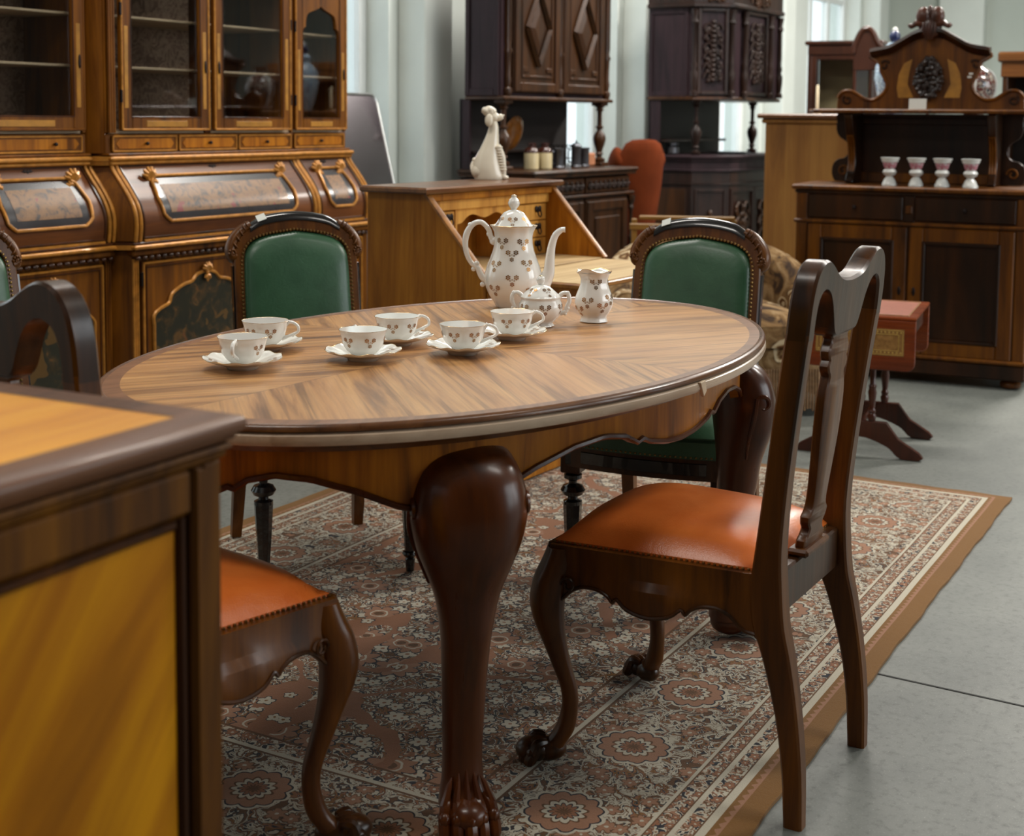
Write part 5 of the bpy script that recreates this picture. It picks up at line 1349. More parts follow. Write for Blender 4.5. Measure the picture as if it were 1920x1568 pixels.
# ================================================================== CARVED DRESSERS ALONG THE WINDOW WALL
M_purp = wood('purple_brown_panel', (52, 36, 40), (42, 29, 33), (30, 21, 24), rough=.5, coat=.0, blotch=.15, sat=0, spec=.2)
M_dko = wood('dark_carved_oak', (74, 42, 22), (54, 30, 16), (26, 15, 10), rough=.38, coat=.1, spec=.3)
M_dkb = wood('dark_carved_brown', (50, 30, 24), (36, 22, 18), (20, 13, 12), rough=.42, coat=.05, sat=.3, spec=.25)
M_black = plain('niche_shadow_wood', (22, 15, 13), .6)  # near-black wood for niche, bookcase and mirror backs
d1 = thing('carved_dresser', 'dark carved dresser with two diamond-panelled doors above an open niche', 'dresser', (.118, 7.86, 0), 57.5)
w, dp = 1.23, .52
bx('base_carcass', d1, M_purp, .02, w - .02, .03, dp, .06, .90, b=.004)
bx('plinth', d1, M_dko, 0, w, .01, dp, 0, .08, b=.01)
b = MB(); b.box(-.025, w + .025, -.025, dp, .925, .95, .010); obj('counter', b, M_dko, d1)
b = MB(); b.box(-.012, w + .012, -.012, dp, .905, .925, .006); obj('counter_moulding', b, M_dko, d1)
for k in range(2):
    a, c = .04 + k * .585, .60 + k * .585
    dr = bx('drawer', d1, M_dko, a, c, .008, .032, .80, .895, b=.004); b = MB()
    for q in range(9): leafscroll(b, a + .045 + q * .059, .004, .848, .06, .06, q, .5, .0045)
    obj('carving', b, M_dkb, dr)['kind'] = 'stuff'
b = MB(); b.box(-.008, w + .008, -.004, dp, .775, .795, .006); obj('waist_moulding', b, M_dko, d1)
for k in range(2):
    a, c = .07 + k * .56, .60 + k * .56
    dr = bx('base_door', d1, M_dko, a, c, .012, .032, .10, .765, b=.004)
    b = MB(); frame(b, a + .01, c - .01, .12, .75, .0, .014, .06, .006); obj('door_frame', b, M_dko, dr)
    bx('raised_panel', dr, M_dko, a + .11, c - .11, .002, .014, .22, .65, b=.008)
    knob(dr, c - .05 if k == 0 else a + .05, 0, .45, .012, M_brass)
for xx in (.035, w - .035):
    b = MB(); turned(b, xx, -.0, .10, .77, .026); obj('corner_column', b, M_dko, d1)
sp_ = MB(); sp_.box(.012, .022, .07, dp - .05, .12, .74, .003); obj('side_panel', sp_, M_purp, d1)
# niche
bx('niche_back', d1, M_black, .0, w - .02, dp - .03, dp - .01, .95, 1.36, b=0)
bx('niche_side', d1, M_purp, .0, .02, dp - .08, dp - .01, .95, 1.36, b=.002)
bx('niche_shelf', d1, M_dkb, .02, w * .62, dp - .12, dp - .03, 1.045, 1.058, b=.002)
for xx in (.065, w - .05):
    b = MB(); b.box(xx - .045, xx + .045, .255, .345, .95, .972, .005); turned(b, xx, .30, .972, 1.355, .038, 20); b.box(xx - .04, xx + .04, .26, .34, 1.335, 1.36, .004); obj('turned_column', b, M_dko, d1)
# upper part
b = MB(); b.box(-.01, w + .02, .24, dp, 1.355, 1.378, .006); obj('upper_base_moulding', b, M_dko, d1)
bx('upper_carcass', d1, M_purp, 0, w + .01, .275, dp, 1.378, 2.25, b=.003)
b = MB(); b.box(-.010, .0, .285, .32, 1.378, 2.25, .003); b.box(-.010, .0, dp - .03, dp, 1.378, 2.25, .003); b.box(-.010, .0, .32, dp - .03, 1.378, 1.42, .003); obj('side_frame', b, M_purp, d1)
for k in range(2):
    a = .10 + k * .54; c = a + .50
    dr = bx('upper_door', d1, M_dko, a, c, .255, .277, 1.40, 2.20, b=.003)
    b = MB(); frame(b, a + .005, c - .005, 1.405, 2.19, .240, .256, .055, .006); obj('door_frame', b, M_dko, dr)
    b = MB(); frame(b, a + .078, c - .078, 1.485, 2.11, .246, .256, .018, .005); obj('inner_moulding', b, M_dko, dr)
    m = (a + c) / 2; zc = 1.78 + .0; hw_, hh = .125, .22
    b = MB(); P = [(m, zc - hh), (m + hw_, zc), (m, zc + hh), (m - hw_, zc)]
    for i in range(4):
        p, q = P[i], P[(i + 1) % 4]; b.tube([(p[0], .244, p[1]), (q[0], .244, q[1])], .016, 4, rw=[.020, .020])
    obj('diamond_moulding', b, M_dko, dr, sharp=20)
    b = MB(); rows = []
    for s_, yy in ((.86, .252), (.42, .236), (.01, .236)): rows.append([(m + (p[0] - m) * s_, yy, zc + (p[1] - zc) * s_) for p in P])
    b.grid(rows, closed_u=True); obj('diamond_boss', b, M_dko, dr, sharp=10)
    for (xx, z_) in ((a + .12, 1.535), (c - .12, 1.535), (a + .12, 2.06), (c - .12, 2.06)):
        bx('corner_block', dr, M_dko, xx - .028, xx + .028, .244, .254, z_ - .016, z_ + .016, b=.004)
for xx in (.05, .62, w - .035):
    b = MB(); b.lathe([(.026, 1.40), (.026, 1.42), (.016, 1.43), (.022, 1.47), (.017, 1.50), (.017, 1.62), (.024, 1.64), (.015, 1.66), (.019, 1.70), (.019, 2.10), (.026, 2.12), (.026, 2.2)], 14, xx, .262, lob=7, ampf=lambda i: .12 if 4 < i < 10 else 0); b.lathe([(.004, 1.355), (.018, 1.372), (.022, 1.385), (.024, 1.40)], 12, xx, .262); obj('half_column', b, M_dko, d1)
b = MB(); b.box(-.04, w + .04, .20, dp, 2.25, 2.32, .015); obj('cornice', b, M_dko, d1)

for c_ in kids(d1):
    if c_.name.split('.')[0] in ('upper_base_moulding', 'upper_carcass', 'upper_door', 'half_column', 'turned_column', 'side_frame', 'cornice'): c_.location = (0, -.05, 0); c_.scale = (1.03, 1, 1)
# second dresser with canted corners
d2 = thing('carved_dresser', 'very dark carved dresser with canted corners left of the light oak cupboard', 'dresser', (1.44, 9.75, 0), 57.5)
w = 1.3; dp = .56
def canted(b, o, z0, z1, y0=0.0, cx=.20, cy=.20, bev=.0):
    P = [(-o, dp), (-o, y0 + cy - o * .4), (cx - o * .4, y0 - o), (w - cx + o * .4, y0 - o), (w + o, y0 + cy - o * .4), (w + o, dp)]
    b.prism(P, z0, z1, 'xy', bev)
b = MB(); canted(b, 0.0, .06, .90); obj('base_carcass', b, M_dkb, d2)
b = MB(); canted(b, .02, 0, .09, bev=.006); obj('plinth', b, M_dkb, d2)
b = MB(); canted(b, .035, .975, 1.0, bev=.007); obj('counter', b, M_purp, d2)
b = MB(); canted(b, .02, .955, .975, bev=.005); canted(b, .006, .90, .955); canted(b, .02, .885, .90, bev=.004); obj('counter_moulding', b, M_purp, d2)
b = MB(); canted(b, .004, .80, .875, bev=.003); canted(b, .014, .79, .80, bev=.003); obj('carved_frieze', b, M_dkb, d2)
sp_ = MB(); sp_.box(-.008, .0, .24, dp - .04, .12, .76, .003); obj('side_panel', sp_, M_dko, d2)
cant = Matrix.Translation((.10, .10, 0)) @ Matrix.Rotation(R(-45), 4, 'Z'); cant2 = Matrix.Translation((w - .10, .10, 0)) @ Matrix.Rotation(R(45), 4, 'Z')
for T_ in (cant, cant2):
    b = MB(); b.T = T_; frame(b, -.12, .12, .12, .76, -.012, .0, .022, .003); pn = obj('canted_panel', b, M_dkb, d2)
    b = MB(); b.T = T_; leafscroll(b, 0, -.008, .44, .17, .48, 3, 1.3, .010); obj('carving', b, M_dko, pn)['kind'] = 'stuff'
for k in range(2):
    a = .22 + .43 * k; c = a + .42
    b = MB(); frame(b, a, c, .12, .76, -.014, .0, .03, .003); pn = obj('base_door', b, M_dkb, d2)
    b = MB(); leafscroll(b, (a + c) / 2, -.008, .44, .26, .5, 5 + k, 1.4, .011); obj('carving', b, M_dko, pn)['kind'] = 'stuff'
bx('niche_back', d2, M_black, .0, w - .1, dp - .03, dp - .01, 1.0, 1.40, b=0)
bx('niche_side', d2, M_purp, .0, .02, dp - .10, dp - .01, 1.0, 1.40, b=.002)
bx('niche_shelf', d2, M_dkb, .02, w * .8, dp - .16, dp - .03, 1.09, 1.11, b=.002)
for xx, yy in ((.10, .22), (w - .08, .26)):
    b = MB(); turned(b, xx, yy, 1.0, 1.395, .036, 16); obj('turned_column', b, M_dkb, d2)
b = MB(); canted(b, .012, 1.39, 1.415, y0=.0, bev=.006); obj('upper_base_moulding', b, M_dko, d2)
b = MB(); canted(b, -.012, 1.415, 2.22, y0=.0); obj('upper_carcass', b, M_purp, d2)
b = MB(); b.box(.0, .013, .25, .28, 1.415, 2.05, .003); b.box(.0, .013, dp - .03, dp, 1.415, 2.05, .003); b.box(.0, .013, .28, dp - .03, 1.415, 1.45, .003); b.box(.0, .013, .28, dp - .03, 2.0, 2.05, .003); obj('side_frame', b, M_purp, d2)
for T_, wd in ((cant, .115), (Matrix.Translation((w / 2, 0, 0)), .20), (cant2, .115)):
    b = MB(); b.T = T_; frame(b, -wd, wd, 1.43, 2.04, -.010, .010, .026, .004); pn = obj('upper_door', b, M_dkb, d2)
    b = MB(); b.T = T_; leafscroll(b, 0, -.002, 1.74, wd * 1.3, .5, 7, 2.2, .009); obj('carving', b, M_dkb, pn)['kind'] = 'stuff'
for xx, yy in ((.012, .20), (.20, .0), (.41, -.012), (.89, -.012), (w - .20, .0), (w - .012, .20)):
    b = MB(); b.lathe([(.028, 1.42), (.028, 1.45), (.018, 1.46), (.026, 1.53), (.028, 1.58), (.016, 1.61), (.024, 1.64), (.015, 1.67), (.018, 1.72), (.016, 1.92), (.027, 1.94), (.018, 1.97), (.030, 2.03)], 14, xx, yy); obj('corner_column', b, M_dkb, d2)
b = MB(); canted(b, .03, 2.04, 2.075, y0=.0, bev=.008); canted(b, .015, 2.075, 2.19); canted(b, .05, 2.19, 2.25, bev=.012); obj('cornice', b, M_dkb, d2)
for T_, wd in ((cant, .115), (Matrix.Translation((w / 2, 0, 0)), .24), (cant2, .115)):
    b = MB(); b.T = T_; leafscroll(b, 0, -.022, 2.13, wd * 1.5, .10, 7, 1.0, .008); obj('carving', b, M_dko, d2)['kind'] = 'stuff'

# ------------------------------------------------------------------ things on the first dresser
D1 = Matrix.Translation((.118, 7.86, 0)) @ Matrix.Rotation(R(57.5), 4, 'Z')
def on1(o, x, y, z=.9503, rz=0): o.matrix_world = D1 @ Matrix.Translation((x, y, z)) @ Matrix.Rotation(R(rz), 4, 'Z')
M_stone = plain('cream_stoneware', (196, 180, 140), .4, 0, .2); M_brown = plain('brown_glaze', (60, 26, 14), .2, 0, .5); M_pewter = plain('pewter', (110, 112, 118), .35, .9)
def jar(lab):
    t = thing('stoneware_jar', lab, 'jar', group='stoneware jars on the dresser')
    b = MB(); b.lathe([(.040, 0), (.044, .004), (.045, .09), (.043, .098)], 22); obj('body', b, M_stone, t)
    b = MB(); b.lathe([(.0435, .096), (.044, .104), (.036, .122), (.022, .130), (.020, .142), (.026, .146), (.026, .152), (.004, .156)], 22); obj('shoulder', b, M_brown, t)
    b = MB(); b.tube(SP([(.022, 0, .150), (.038, 0, .148), (.044, 0, .125)], 4), .005, 7); obj('handle', b, M_brown, t); return t
j1 = jar('left one of two cream and brown stoneware jars on the dresser counter'); on1(j1, .30, .20)
j2 = jar('right one of two cream and brown stoneware jars, beside the pewter tankards'); on1(j2, .42, .18, rz=30)
def tankard(lab, h=.12, lidded=False):
    t = thing('pewter_tankard', lab, 'tankard', group='pewter tankards on the dresser')
    b = MB(); b.lathe([(.036, 0), (.037, .006), (.031, .012), (.030, h - .015), (.033, h - .010), (.033, h)], 20, cap=False); b.lathe([(.001, .006), (.036, 0)], 20); b.lathe([(.0315, h), (.028, h - .01), (.027, .012), (.001, .012)], 20, cap=False); obj('body', b, M_pewter, t)
    b = MB(); b.tube(SP([(.031, 0, h - .02), (.058, 0, h - .025), (.060, 0, .045), (.032, 0, .025)], 4), .0045, 7); obj('handle', b, M_pewter, t)
    if lidded:
        b = MB(); b.lathe([(.034, h), (.033, h + .006), (.02, h + .018), (.006, h + .022), (.006, h + .034), (.001, h + .038)], 18); obj('lid', b, M_pewter, t)
    return t
on1(tankard('short pewter tankard right beside the stoneware jars'), .62, .20, rz=150)
on1(tankard('taller lidded pewter tankard between two short ones', .13, True), .83, .20, rz=160)
on1(tankard('short pewter tankard nearest the right column of the dresser'), .97, .22, rz=165)
M_amber = plain('amber_glass', (112, 66, 14), .25, 0, .4, var=.4, sc=30)
pl = obj('amber_plate', MB().lathe([(.001, .012), (.06, .010), (.085, .004), (.105, -.004), (.107, -.001), (.086, .009), (.06, .016), (.001, .018)], 36, cap=False), M_amber)
pl.matrix_world = D1 @ Matrix.Translation((.47, .435, 1.162)) @ Matrix.Rotation(R(104), 4, 'X')
tag(pl, 'round amber brown plate leaning in the niche behind the left column', 'plate')
wr = thing('wire_rack', 'black wire rack standing at the back of the dresser counter', 'rack'); on1(wr, .86, .36)
for k in range(9):
    b = MB(); x = -.20 + .05 * k; b.tube(SP([(x, -.03, .001), (x, -.03, .10), (x, 0, .135), (x, .03, .10), (x, .03, .001)], 4), .003, 6); obj('wire', b, M_iron, wr)
for y in (-.03, .03):
    b = MB(); b.tube([(-.20, y, .05), (.20, y, .05)], .003, 6); obj('rail', b, M_iron, wr)
pq = obj('terracotta_box', MB().box(-.05, .05, -.02, .02, 0, .085, .01), plain('terracotta_paint', (170, 112, 78), .6)); on1(pq, 1.07, .24)
tag(pq, 'small terracotta coloured box next to the right column of the dresser', 'box')
D2 = Matrix.Translation((1.44, 9.75, 0)) @ Matrix.Rotation(R(57.5), 4, 'Z')
pt = obj('pewter_dish', MB().lathe([(.001, .0), (.10, .0), (.15, .012), (.155, .016), (.148, .016), (.1, .006), (.001, .005)], 30, cap=False), M_pewter); pt.matrix_world = D2 @ Matrix.Translation((.66, .2, 1.0005)); tag(pt, 'wide pewter dish on the counter of the very dark dresser', 'dish')
gz = obj('glass_pot', MB().lathe([(.03, 0), (.05, .01), (.05, .05), (.03, .06), (.05, .075), (.05, .08), (.001, .081)], 20), M_pewter); gz.matrix_world = D2 @ Matrix.Translation((.13, .42, 1.0005)); tag(gz, 'small grey footed pot in the niche of the very dark dresser', 'pot')

# ================================================================== LIGHT OAK CUPBOARD SIDE
M_lo = wood('light_oak', (166, 118, 62), (150, 102, 52), (124, 82, 42), rough=.5, coat=0, sc=.8, blotch=.2, sat=.3)
oc = thing('oak_cupboard', 'tall light oak cupboard with dark top moulding behind the buffet', 'cupboard', (1.405, 7.83, 0), -28)
bx('carcass', oc, M_lo, .012, 1.19, .012, .40, .05, 1.235, b=.003)
bx('plinth', oc, M_lo, 0, 1.2, 0, .41, 0, .07, b=.005)
b = MB(); b.box(-.008, 1.21, -.008, .42, 1.235, 1.262, .010); obj('cornice', b, M_lo, oc)
b = MB(); b.box(-.028, 1.23, -.028, .44, 1.262, 1.29, .008); obj('top_board', b, M_topbrown, oc)
OC = Matrix.Translation((1.405, 7.83, 0)) @ Matrix.Rotation(R(-28), 4, 'Z')
M_blue = NT('blue_white_china'); _c = M_blue.coord(); _q = M_blue.noise(_c, 22, 3, .5, 1.0); M_blue.set(col=M_blue.ramp(_q, [(0.0, lin((190, 210, 222))), (.47, lin((176, 200, 216))), (.50, lin((40, 66, 130))), (.56, lin((190, 210, 222)))]), rough=.15, coat=.4); M_blue = M_blue.mat
M_imari = NT('imari_china'); _c = M_imari.coord(); _q = M_imari.noise(_c, 26, 3, .5, 1.0); M_imari.set(col=M_imari.ramp(_q, [(0.0, lin((150, 142, 130))), (.42, lin((84, 32, 26))), (.52, lin((156, 150, 138))), (.56, lin((30, 28, 42)))], 'CONSTANT'), rough=.15, coat=.4); M_imari = M_imari.mat
M_china = plain('white_china', (206, 208, 204), .15, 0, .4, var=.03); M_navy = plain('navy_glaze', (34, 44, 84), .2, 0, .4)
v1 = thing('ginger_jar', 'blue and white lidded vase behind the carved crest, on the oak cupboard', 'vase')
b = MB(); b.lathe([(.055, 0), (.06, .01), (.085, .10), (.105, .20), (.10, .27), (.07, .315), (.045, .335), (.042, .36)], 28); obj('body', b, M_blue, v1)
b = MB(); b.lathe([(.05, .36), (.052, .375), (.035, .395), (.018, .40)], 24); ld = obj('lid', b, M_blue, v1)
b = MB(); b.lathe([(.016, .398), (.026, .412), (.032, .43), (.026, .45), (.014, .462)], 20); obj('lid_knob', b, M_navy, ld)
b = MB(); b.lathe([(.014, .461), (.016, .466), (.01, .478), (.001, .484)], 16); obj('knob_tip', b, M_china, ld)
v1.matrix_world = OC @ Matrix.Translation((.66, .26, 1.2902))
v2 = thing('imari_vase', 'round red and white patterned vase at the right of the carved crest', 'vase')
b = MB(); b.lathe([(.05, 0), (.055, .01), (.085, .06), (.108, .13), (.110, .18), (.09, .225), (.055, .25), (.040, .262), (.038, .285), (.055, .305), (.057, .31), (.05, .31), (.033, .285)], 30, cap=False); obj('body', b, M_imari, v2)
for k in range(4):
    a = pi / 2 * k + .2
    b = MB(); b.tube(SP([((r_ + .001) * cos(a), (r_ + .001) * sin(a), z) for r_, z in ((.055, .01), (.085, .06), (.108, .13), (.110, .18), (.09, .225), (.055, .25))], 4), .005, 6, rw=[.009] * 21); obj('white_rib', b, M_china, v2)
v2.matrix_world = OC @ Matrix.Translation((1.10, .22, 1.2902))
cn = thing('taper_candle', 'single white taper candle standing on the oak cupboard left of the buffet crest', 'candle')
b = MB(); b.lathe([(.009, .012), (.0085, .155), (.003, .162)], 12); obj('candle', b, plain('wax', (244, 226, 190), .5), cn)
b = MB(); b.lathe([(.028, 0), (.028, .004), (.012, .008), (.012, .02), (.010, .02)], 16); obj('candle_holder', b, M_brass, cn)
b = MB(); b.tube([(0, 0, .16), (0, 0, .170)], .001, 5); obj('wick', b, M_iron, cn)
cn.matrix_world = OC @ Matrix.Translation((.28, .10, 1.2902))

# small glazed china cabinet and arched piece beyond
M_mahog = wood('mahogany', (80, 42, 34), (64, 32, 26), (40, 22, 18), rough=.35, coat=.2)
def at_px(u, v, y):      # a point on the line of sight of pixel (u,v) at distance y, used once to place furniture
    k = _f + _rt * ((u - 960) / 2600) + _dn * ((v - 450) / 2600); k = k * (y / k.y); return Vector((k.x, k.y, k.z + CAM_H))
p = at_px(1512, 200, 10.2)
cc = thing('china_cabinet', 'small mahogany china cabinet with bowed glass door beyond the oak cupboard', 'cabinet', (p.x, p.y, 0), -24)
W_, D_ = .52, .34; HT = 1.83
bx('lower_carcass', cc, M_mahog, 0, W_, .02, D_, 0, 1.18, b=.004)
for xx in (0, W_ - .03): bx('side_post', cc, M_mahog, xx, xx + .03, .01, .05, 1.18, HT - .08, b=.004)
bx('back_panel', cc, plain('yellow_lining', (170, 150, 110), .8), .02, W_ - .02, D_ - .02, D_ - .01, 1.18, HT - .08, b=0)
for xx in (0, W_ - .015): bx('side_panel', cc, M_mahog, xx, xx + .015, .05, D_, 1.18, HT - .08, b=.002)
b = MB(); b.box(-.02, W_ + .02, -.02, D_ + .01, HT - .03, HT, .008); b.box(0, W_, 0, D_, HT - .10, HT - .03, .004); obj('cornice', b, M_mahog, cc)
b = MB(); frame(b, .03, W_ - .03, 1.19, HT - .10, .012, .03, .035, .003); dr = obj('glazed_door', b, M_mahog, cc)
bx('glass_pane', dr, M_glass, .06, W_ - .06, .020, .023, 1.22, HT - .13, b=0)
bx('shelf', cc, M_mahog, .015, W_ - .015, .05, D_ - .02, 1.33, 1.342, b=0)
p = at_px(1600, 200, 9.6)
ap = thing('arched_cabinet', 'mahogany cabinet with steep arched pediment and glazed lancets beside the china cabinet', 'cabinet', (p.x, p.y, 0), -20)
bx('lower_carcass', ap, M_mahog, -.02, .50, .0, .26, 0, 1.30, b=.004)
top = SP([(-.01, 1.72), (.0, 1.78), (.035, 1.86), (.075, 1.885), (.115, 1.86), (.15, 1.79), (.19, 1.745), (.26, 1.72), (.50, 1.70)], 4)
b = MB(); b.prism([(-.01, 1.60)] + top + [(.50, 1.60)], .0, .06, 'xz', .004); obj('arched_pediment', b, M_mahog, ap)
b = MB(); b.tube([(x, -.004, z) for x, z in top], .018, 8); obj('pediment_moulding', b, M_mahog, ap)
for xx in (-.01, .10, .20, .31, .48): bx('glazing_bar', ap, M_mahog, xx, xx + .022, .005, .05, 1.30, 1.62, b=.003)
for xx in (.012, .122, .222): bx('glass_pane', ap, M_glass, xx, xx + .078, .02, .023, 1.30, 1.60, b=0)
p = at_px(1878, 190, 8.6)
sh = thing('bookcase', 'dark brown bookcase at the right picture edge behind the patterned vase', 'bookcase', (p.x, p.y, 0), -28)
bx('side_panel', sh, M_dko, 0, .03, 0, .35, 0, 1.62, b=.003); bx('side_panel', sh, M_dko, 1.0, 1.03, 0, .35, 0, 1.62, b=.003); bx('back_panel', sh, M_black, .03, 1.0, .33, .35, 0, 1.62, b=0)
for z in (.05, .45, .85, 1.25): bx('shelf', sh, M_dko, .03, 1.0, .01, .33, z, z + .025, b=.002)
b = MB(); b.box(-.03, 1.06, -.03, .36, 1.62, 1.685, .012); b.box(-.01, 1.04, -.01, .35, 1.53, 1.62, .004); obj('cornice', b, M_topbrown, sh)
# mauve boards leaning on the window wall
M_mauve = plain('mauve_board', (112, 98, 100), .7)
for (uu, z, lab) in ((9.98, 1.97, 'flat mauve grey board standing by the pillar left of the very dark dresser'), (12.75, 1.62, 'flat mauve grey board by the window pillar beyond the oak cupboard')):
    o = obj('flat_board', MB().box(-.24, .24, -.012, .012, .0005, z, .002), M_mauve); o.matrix_world = HF @ Matrix.Translation((uu, 4.905, 0)); tag(o, lab, 'board')

# ================================================================== BUFFET WITH CARVED CREST (right)
M_bf = wood('buffet_walnut', (116, 66, 10), (90, 48, 8), (52, 26, 6), rough=.36, coat=.1)
M_bfd = wood('buffet_flame_panel', (58, 28, 8), (36, 17, 6), (18, 9, 5), rough=.34, coat=.1, sc=.5)
bf = thing('buffet', 'walnut buffet with high carved crest and open shelf, at the right', 'buffet', (1.38, 6.85, 0), -26)
w, dp = 1.13, .50
BX0, BX1 = .02, w - .02
bx('carcass', bf, M_bf, BX0 + .01, BX1 - .01, .035, dp, .10, .915, b=.004)
b = MB(); b.prism([(0, 0), (w, 0), (w, dp), (0, dp)], .915, .94, 'xy', .007); obj('counter', b, M_bf, bf)
b = MB(); b.box(.012, w - .012, .012, dp, .898, .915, .006); obj('counter_moulding', b, M_bfd, bf)
for xx in (BX0, BX1 - .055): bx('stile', bf, M_bf, xx, xx + .055, .022, .05, .13, .90, b=.004)
b = MB(); b.box(.008, w - .008, .010, .05, .752, .770, .006); obj('waist_moulding', b, M_bf, bf)
m = w / 2
bx('drawer_divider', bf, M_bfd, m - .025, m + .025, .024, .04, .77, .90, b=.003)
bx('drawer_rosette', bf, M_bf, m - .016, m + .016, .018, .028, .81, .85, b=.006)
for (a, c, kx) in ((BX0 + .06, m - .03, 0), (m + .03, BX1 - .06, 1)):
    dr = bx('drawer', bf, M_bfd, a, c, .020, .04, .778, .892, b=.004)
    for q in (.5,): knob(dr, a + (c - a) * q, .018, .835, .011)
for k, (a, c) in enumerate(((BX0 + .06, m - .004), (m + .004, BX1 - .06))):
    b = MB(); frame(b, a, c, .135, .748, .016, .036, .07, .006); dr = obj('door', b, M_bf, bf)
    b = MB(); frame(b, a + .062, c - .062, .20, .683, .012, .022, .016, .004); obj('panel_bead', b, M_bfd, dr)
    bx('flame_panel', dr, M_bfd, a + .06, c - .06, .028, .034, .20, .69, b=0)
    b = MB(); b.blob((c - .03 if k == 0 else a + .03, .013, .44), (.008, .004, .022), 8, 6); obj('key_plate', b, M_iron, dr)
b = MB(); b.box(.004, w - .004, .004, dp, .118, .138, .006); obj('base_moulding', b, M_bf, bf)
bx('plinth', bf, M_bfd, .012, w - .012, .014, dp, .045, .118, b=.006)
for xx in (.08, w - .08):
    for yy in (.08, dp - .08):
        b = MB(); b.lathe([(.03, .0005), (.046, .01), (.050, .025), (.04, .04), (.03, .046)], 18, xx, yy); obj('bun_foot', b, M_bf, bf)
# superstructure
ys = dp - .03
bx('back_panel', bf, M_bfd, .17, w - .17, ys, ys + .02, .94, 1.29, b=.0)
b = MB(); frame(b, .17, w - .17, .95, 1.27, ys - .008, ys + .002, .035, .003); obj('back_frame', b, M_bfd, bf)
bx('low_rail', bf, M_bf, .22, w - .22, ys - .015, ys, .941, .99, b=.003)
for sx in (0, 1):
    X = (lambda q: q) if sx == 0 else (lambda q: w - q)
    out = SP([(.22, .942), (.12, .942), (.10, .950), (.088, .985), (.095, 1.03), (.120, 1.055), (.150, 1.062), (.172, 1.085), (.176, 1.115), (.160, 1.145), (.125, 1.17), (.108, 1.205), (.108, 1.25), (.115, 1.29), (.22, 1.29)], 4)
    b = MB(); b.prism([(X(x), z) for x, z in out], ys - .012, ys + .014, 'xz', .003); s_ = obj('scroll_side', b, M_bfd, bf)
    b = MB()
    P = [(X(.150 + .030 * (1 - .7 * q / 14) * cos(q * .55)), ys - .016, .995 + .030 * (1 - .7 * q / 14) * sin(q * .55)) for q in range(15)]
    b.tube(P, .006, 6); obj('spiral', b, M_bf, s_)
    # fluted bracket standing forward under the shelf
    br = SP([(ys - .02, .942), (.26, .942), (.255, .965), (.285, 1.0), (.30, 1.06), (.28, 1.13), (.235, 1.19), (.205, 1.24), (.20, 1.292), (ys - .02, 1.292)], 4)
    b = MB(); b.prism(br, X(.205), X(.245), 'yz', .004); k_ = obj('shelf_bracket', b, M_bfd, bf)
    b = MB()
    for q in range(3): b.tube(SP([(X(.213 + .012 * q), .285, 1.0), (X(.213 + .012 * q), .297, 1.06), (X(.213 + .012 * q), .277, 1.13), (X(.213 + .012 * q), .240, 1.18)], 4), .0055, 6)
    obj('fluting', b, M_bf, k_)['kind'] = 'stuff'
b = MB(); b.prism([(.055, .17), (w - .055, .17), (w - .02, .22), (w - .02, dp), (.02, dp), (.02, .22)], 1.292, 1.312, 'xy', .006); obj('shelf_board', b, M_bf, bf)
yc = ys - .01
half = [(.0, 1.70), (-.063, 1.69), (-.126, 1.655), (-.2, 1.616), (-.29, 1.598), (-.292, 1.575), (-.245, 1.545), (-.240, 1.51), (-.222, 1.473), (-.208, 1.434), (-.225, 1.395), (-.27, 1.362), (-.315, 1.365), (-.353, 1.388), (-.39, 1.407), (-.43, 1.402), (-.455, 1.37), (-.46, 1.312)]
hp = SP(half, 3)
poly = [(m + x, z) for x, z in hp] + [(m - x, z) for x, z in hp[::-1][:-1]]
b = MB(); b.prism(poly, yc, yc + .028, 'xz', .004); cr = obj('crest_board', b, M_bf, bf)
edge = hp[12:]
b = MB(); 
for sg in (1, -1): b.tube([(m + sg * x, yc - .003, z) for x, z in hp[14:-3]], .009, 7)
obj('scroll_edge', b, M_bf, cr)['kind'] = 'stuff'
for sg in (1, -1):
    b = MB()
    for (cx, cz, rr, st, dr_) in ((-.222, 1.535, .026, 0.5, 1), (-.405, 1.36, .026, 2.2, 1)):
        b.tube([(m + sg * (cx + rr * (1 - .06 * q) * cos(st + q * .55)), yc - .003, cz + rr * (1 - .06 * q) * sin(st + q * .55)) for q in range(13)], .006, 6)
    obj('spiral', b, M_bfd, cr)['kind'] = 'stuff'
    b = MB(); P = [(m + sg * x, z) for x, z in ((-.150, 1.372), (-.158, 1.42), (-.150, 1.49), (-.125, 1.545), (-.085, 1.565), (-.098, 1.50), (-.105, 1.44), (-.080, 1.385), (-.075, 1.372))]
    b.prism(P, yc - .003, yc + .002, 'xz'); obj('light_inlay', b, M_ochre, cr)
cor = [(x, z) for x, z in hp[:13]]
b = MB(); full = [(m + x, z) for x, z in cor[::-1]] + [(m - x, z) for x, z in cor[1:]]
rows = []
for x, z in full: rows.append([(x, yc - .05, z + .004), (x, yc - .046, z + .020), (x, yc + .03, z + .024), (x, yc + .03, z - .018), (x, yc - .004, z - .026), (x, yc - .02, z - .012)])
b.grid(rows, closed_u=True, cap=True); obj('crest_cornice', b, M_bfd, cr, sharp=35)
b = MB()
b.blob((m, yc - .02, 1.725), (.058, .036, .062), 12, 8)
for sg in (-1, 1):
    b.blob((m + sg * .034, yc - .03, 1.775), (.036, .028, .050), 12, 8); b.tube(SP([(m + sg * .02, yc - .03, 1.73), (m + sg * .06, yc - .04, 1.742), (m + sg * .085, yc - .035, 1.728), (m + sg * .105, yc - .03, 1.735)], 4), [.016, .017, .018, .018, .017, .016, .014, .012, .012, .014, .012, .009, .006], 8)
b.blob((m, yc - .03, 1.79), (.018, .016, .042), 10, 7)
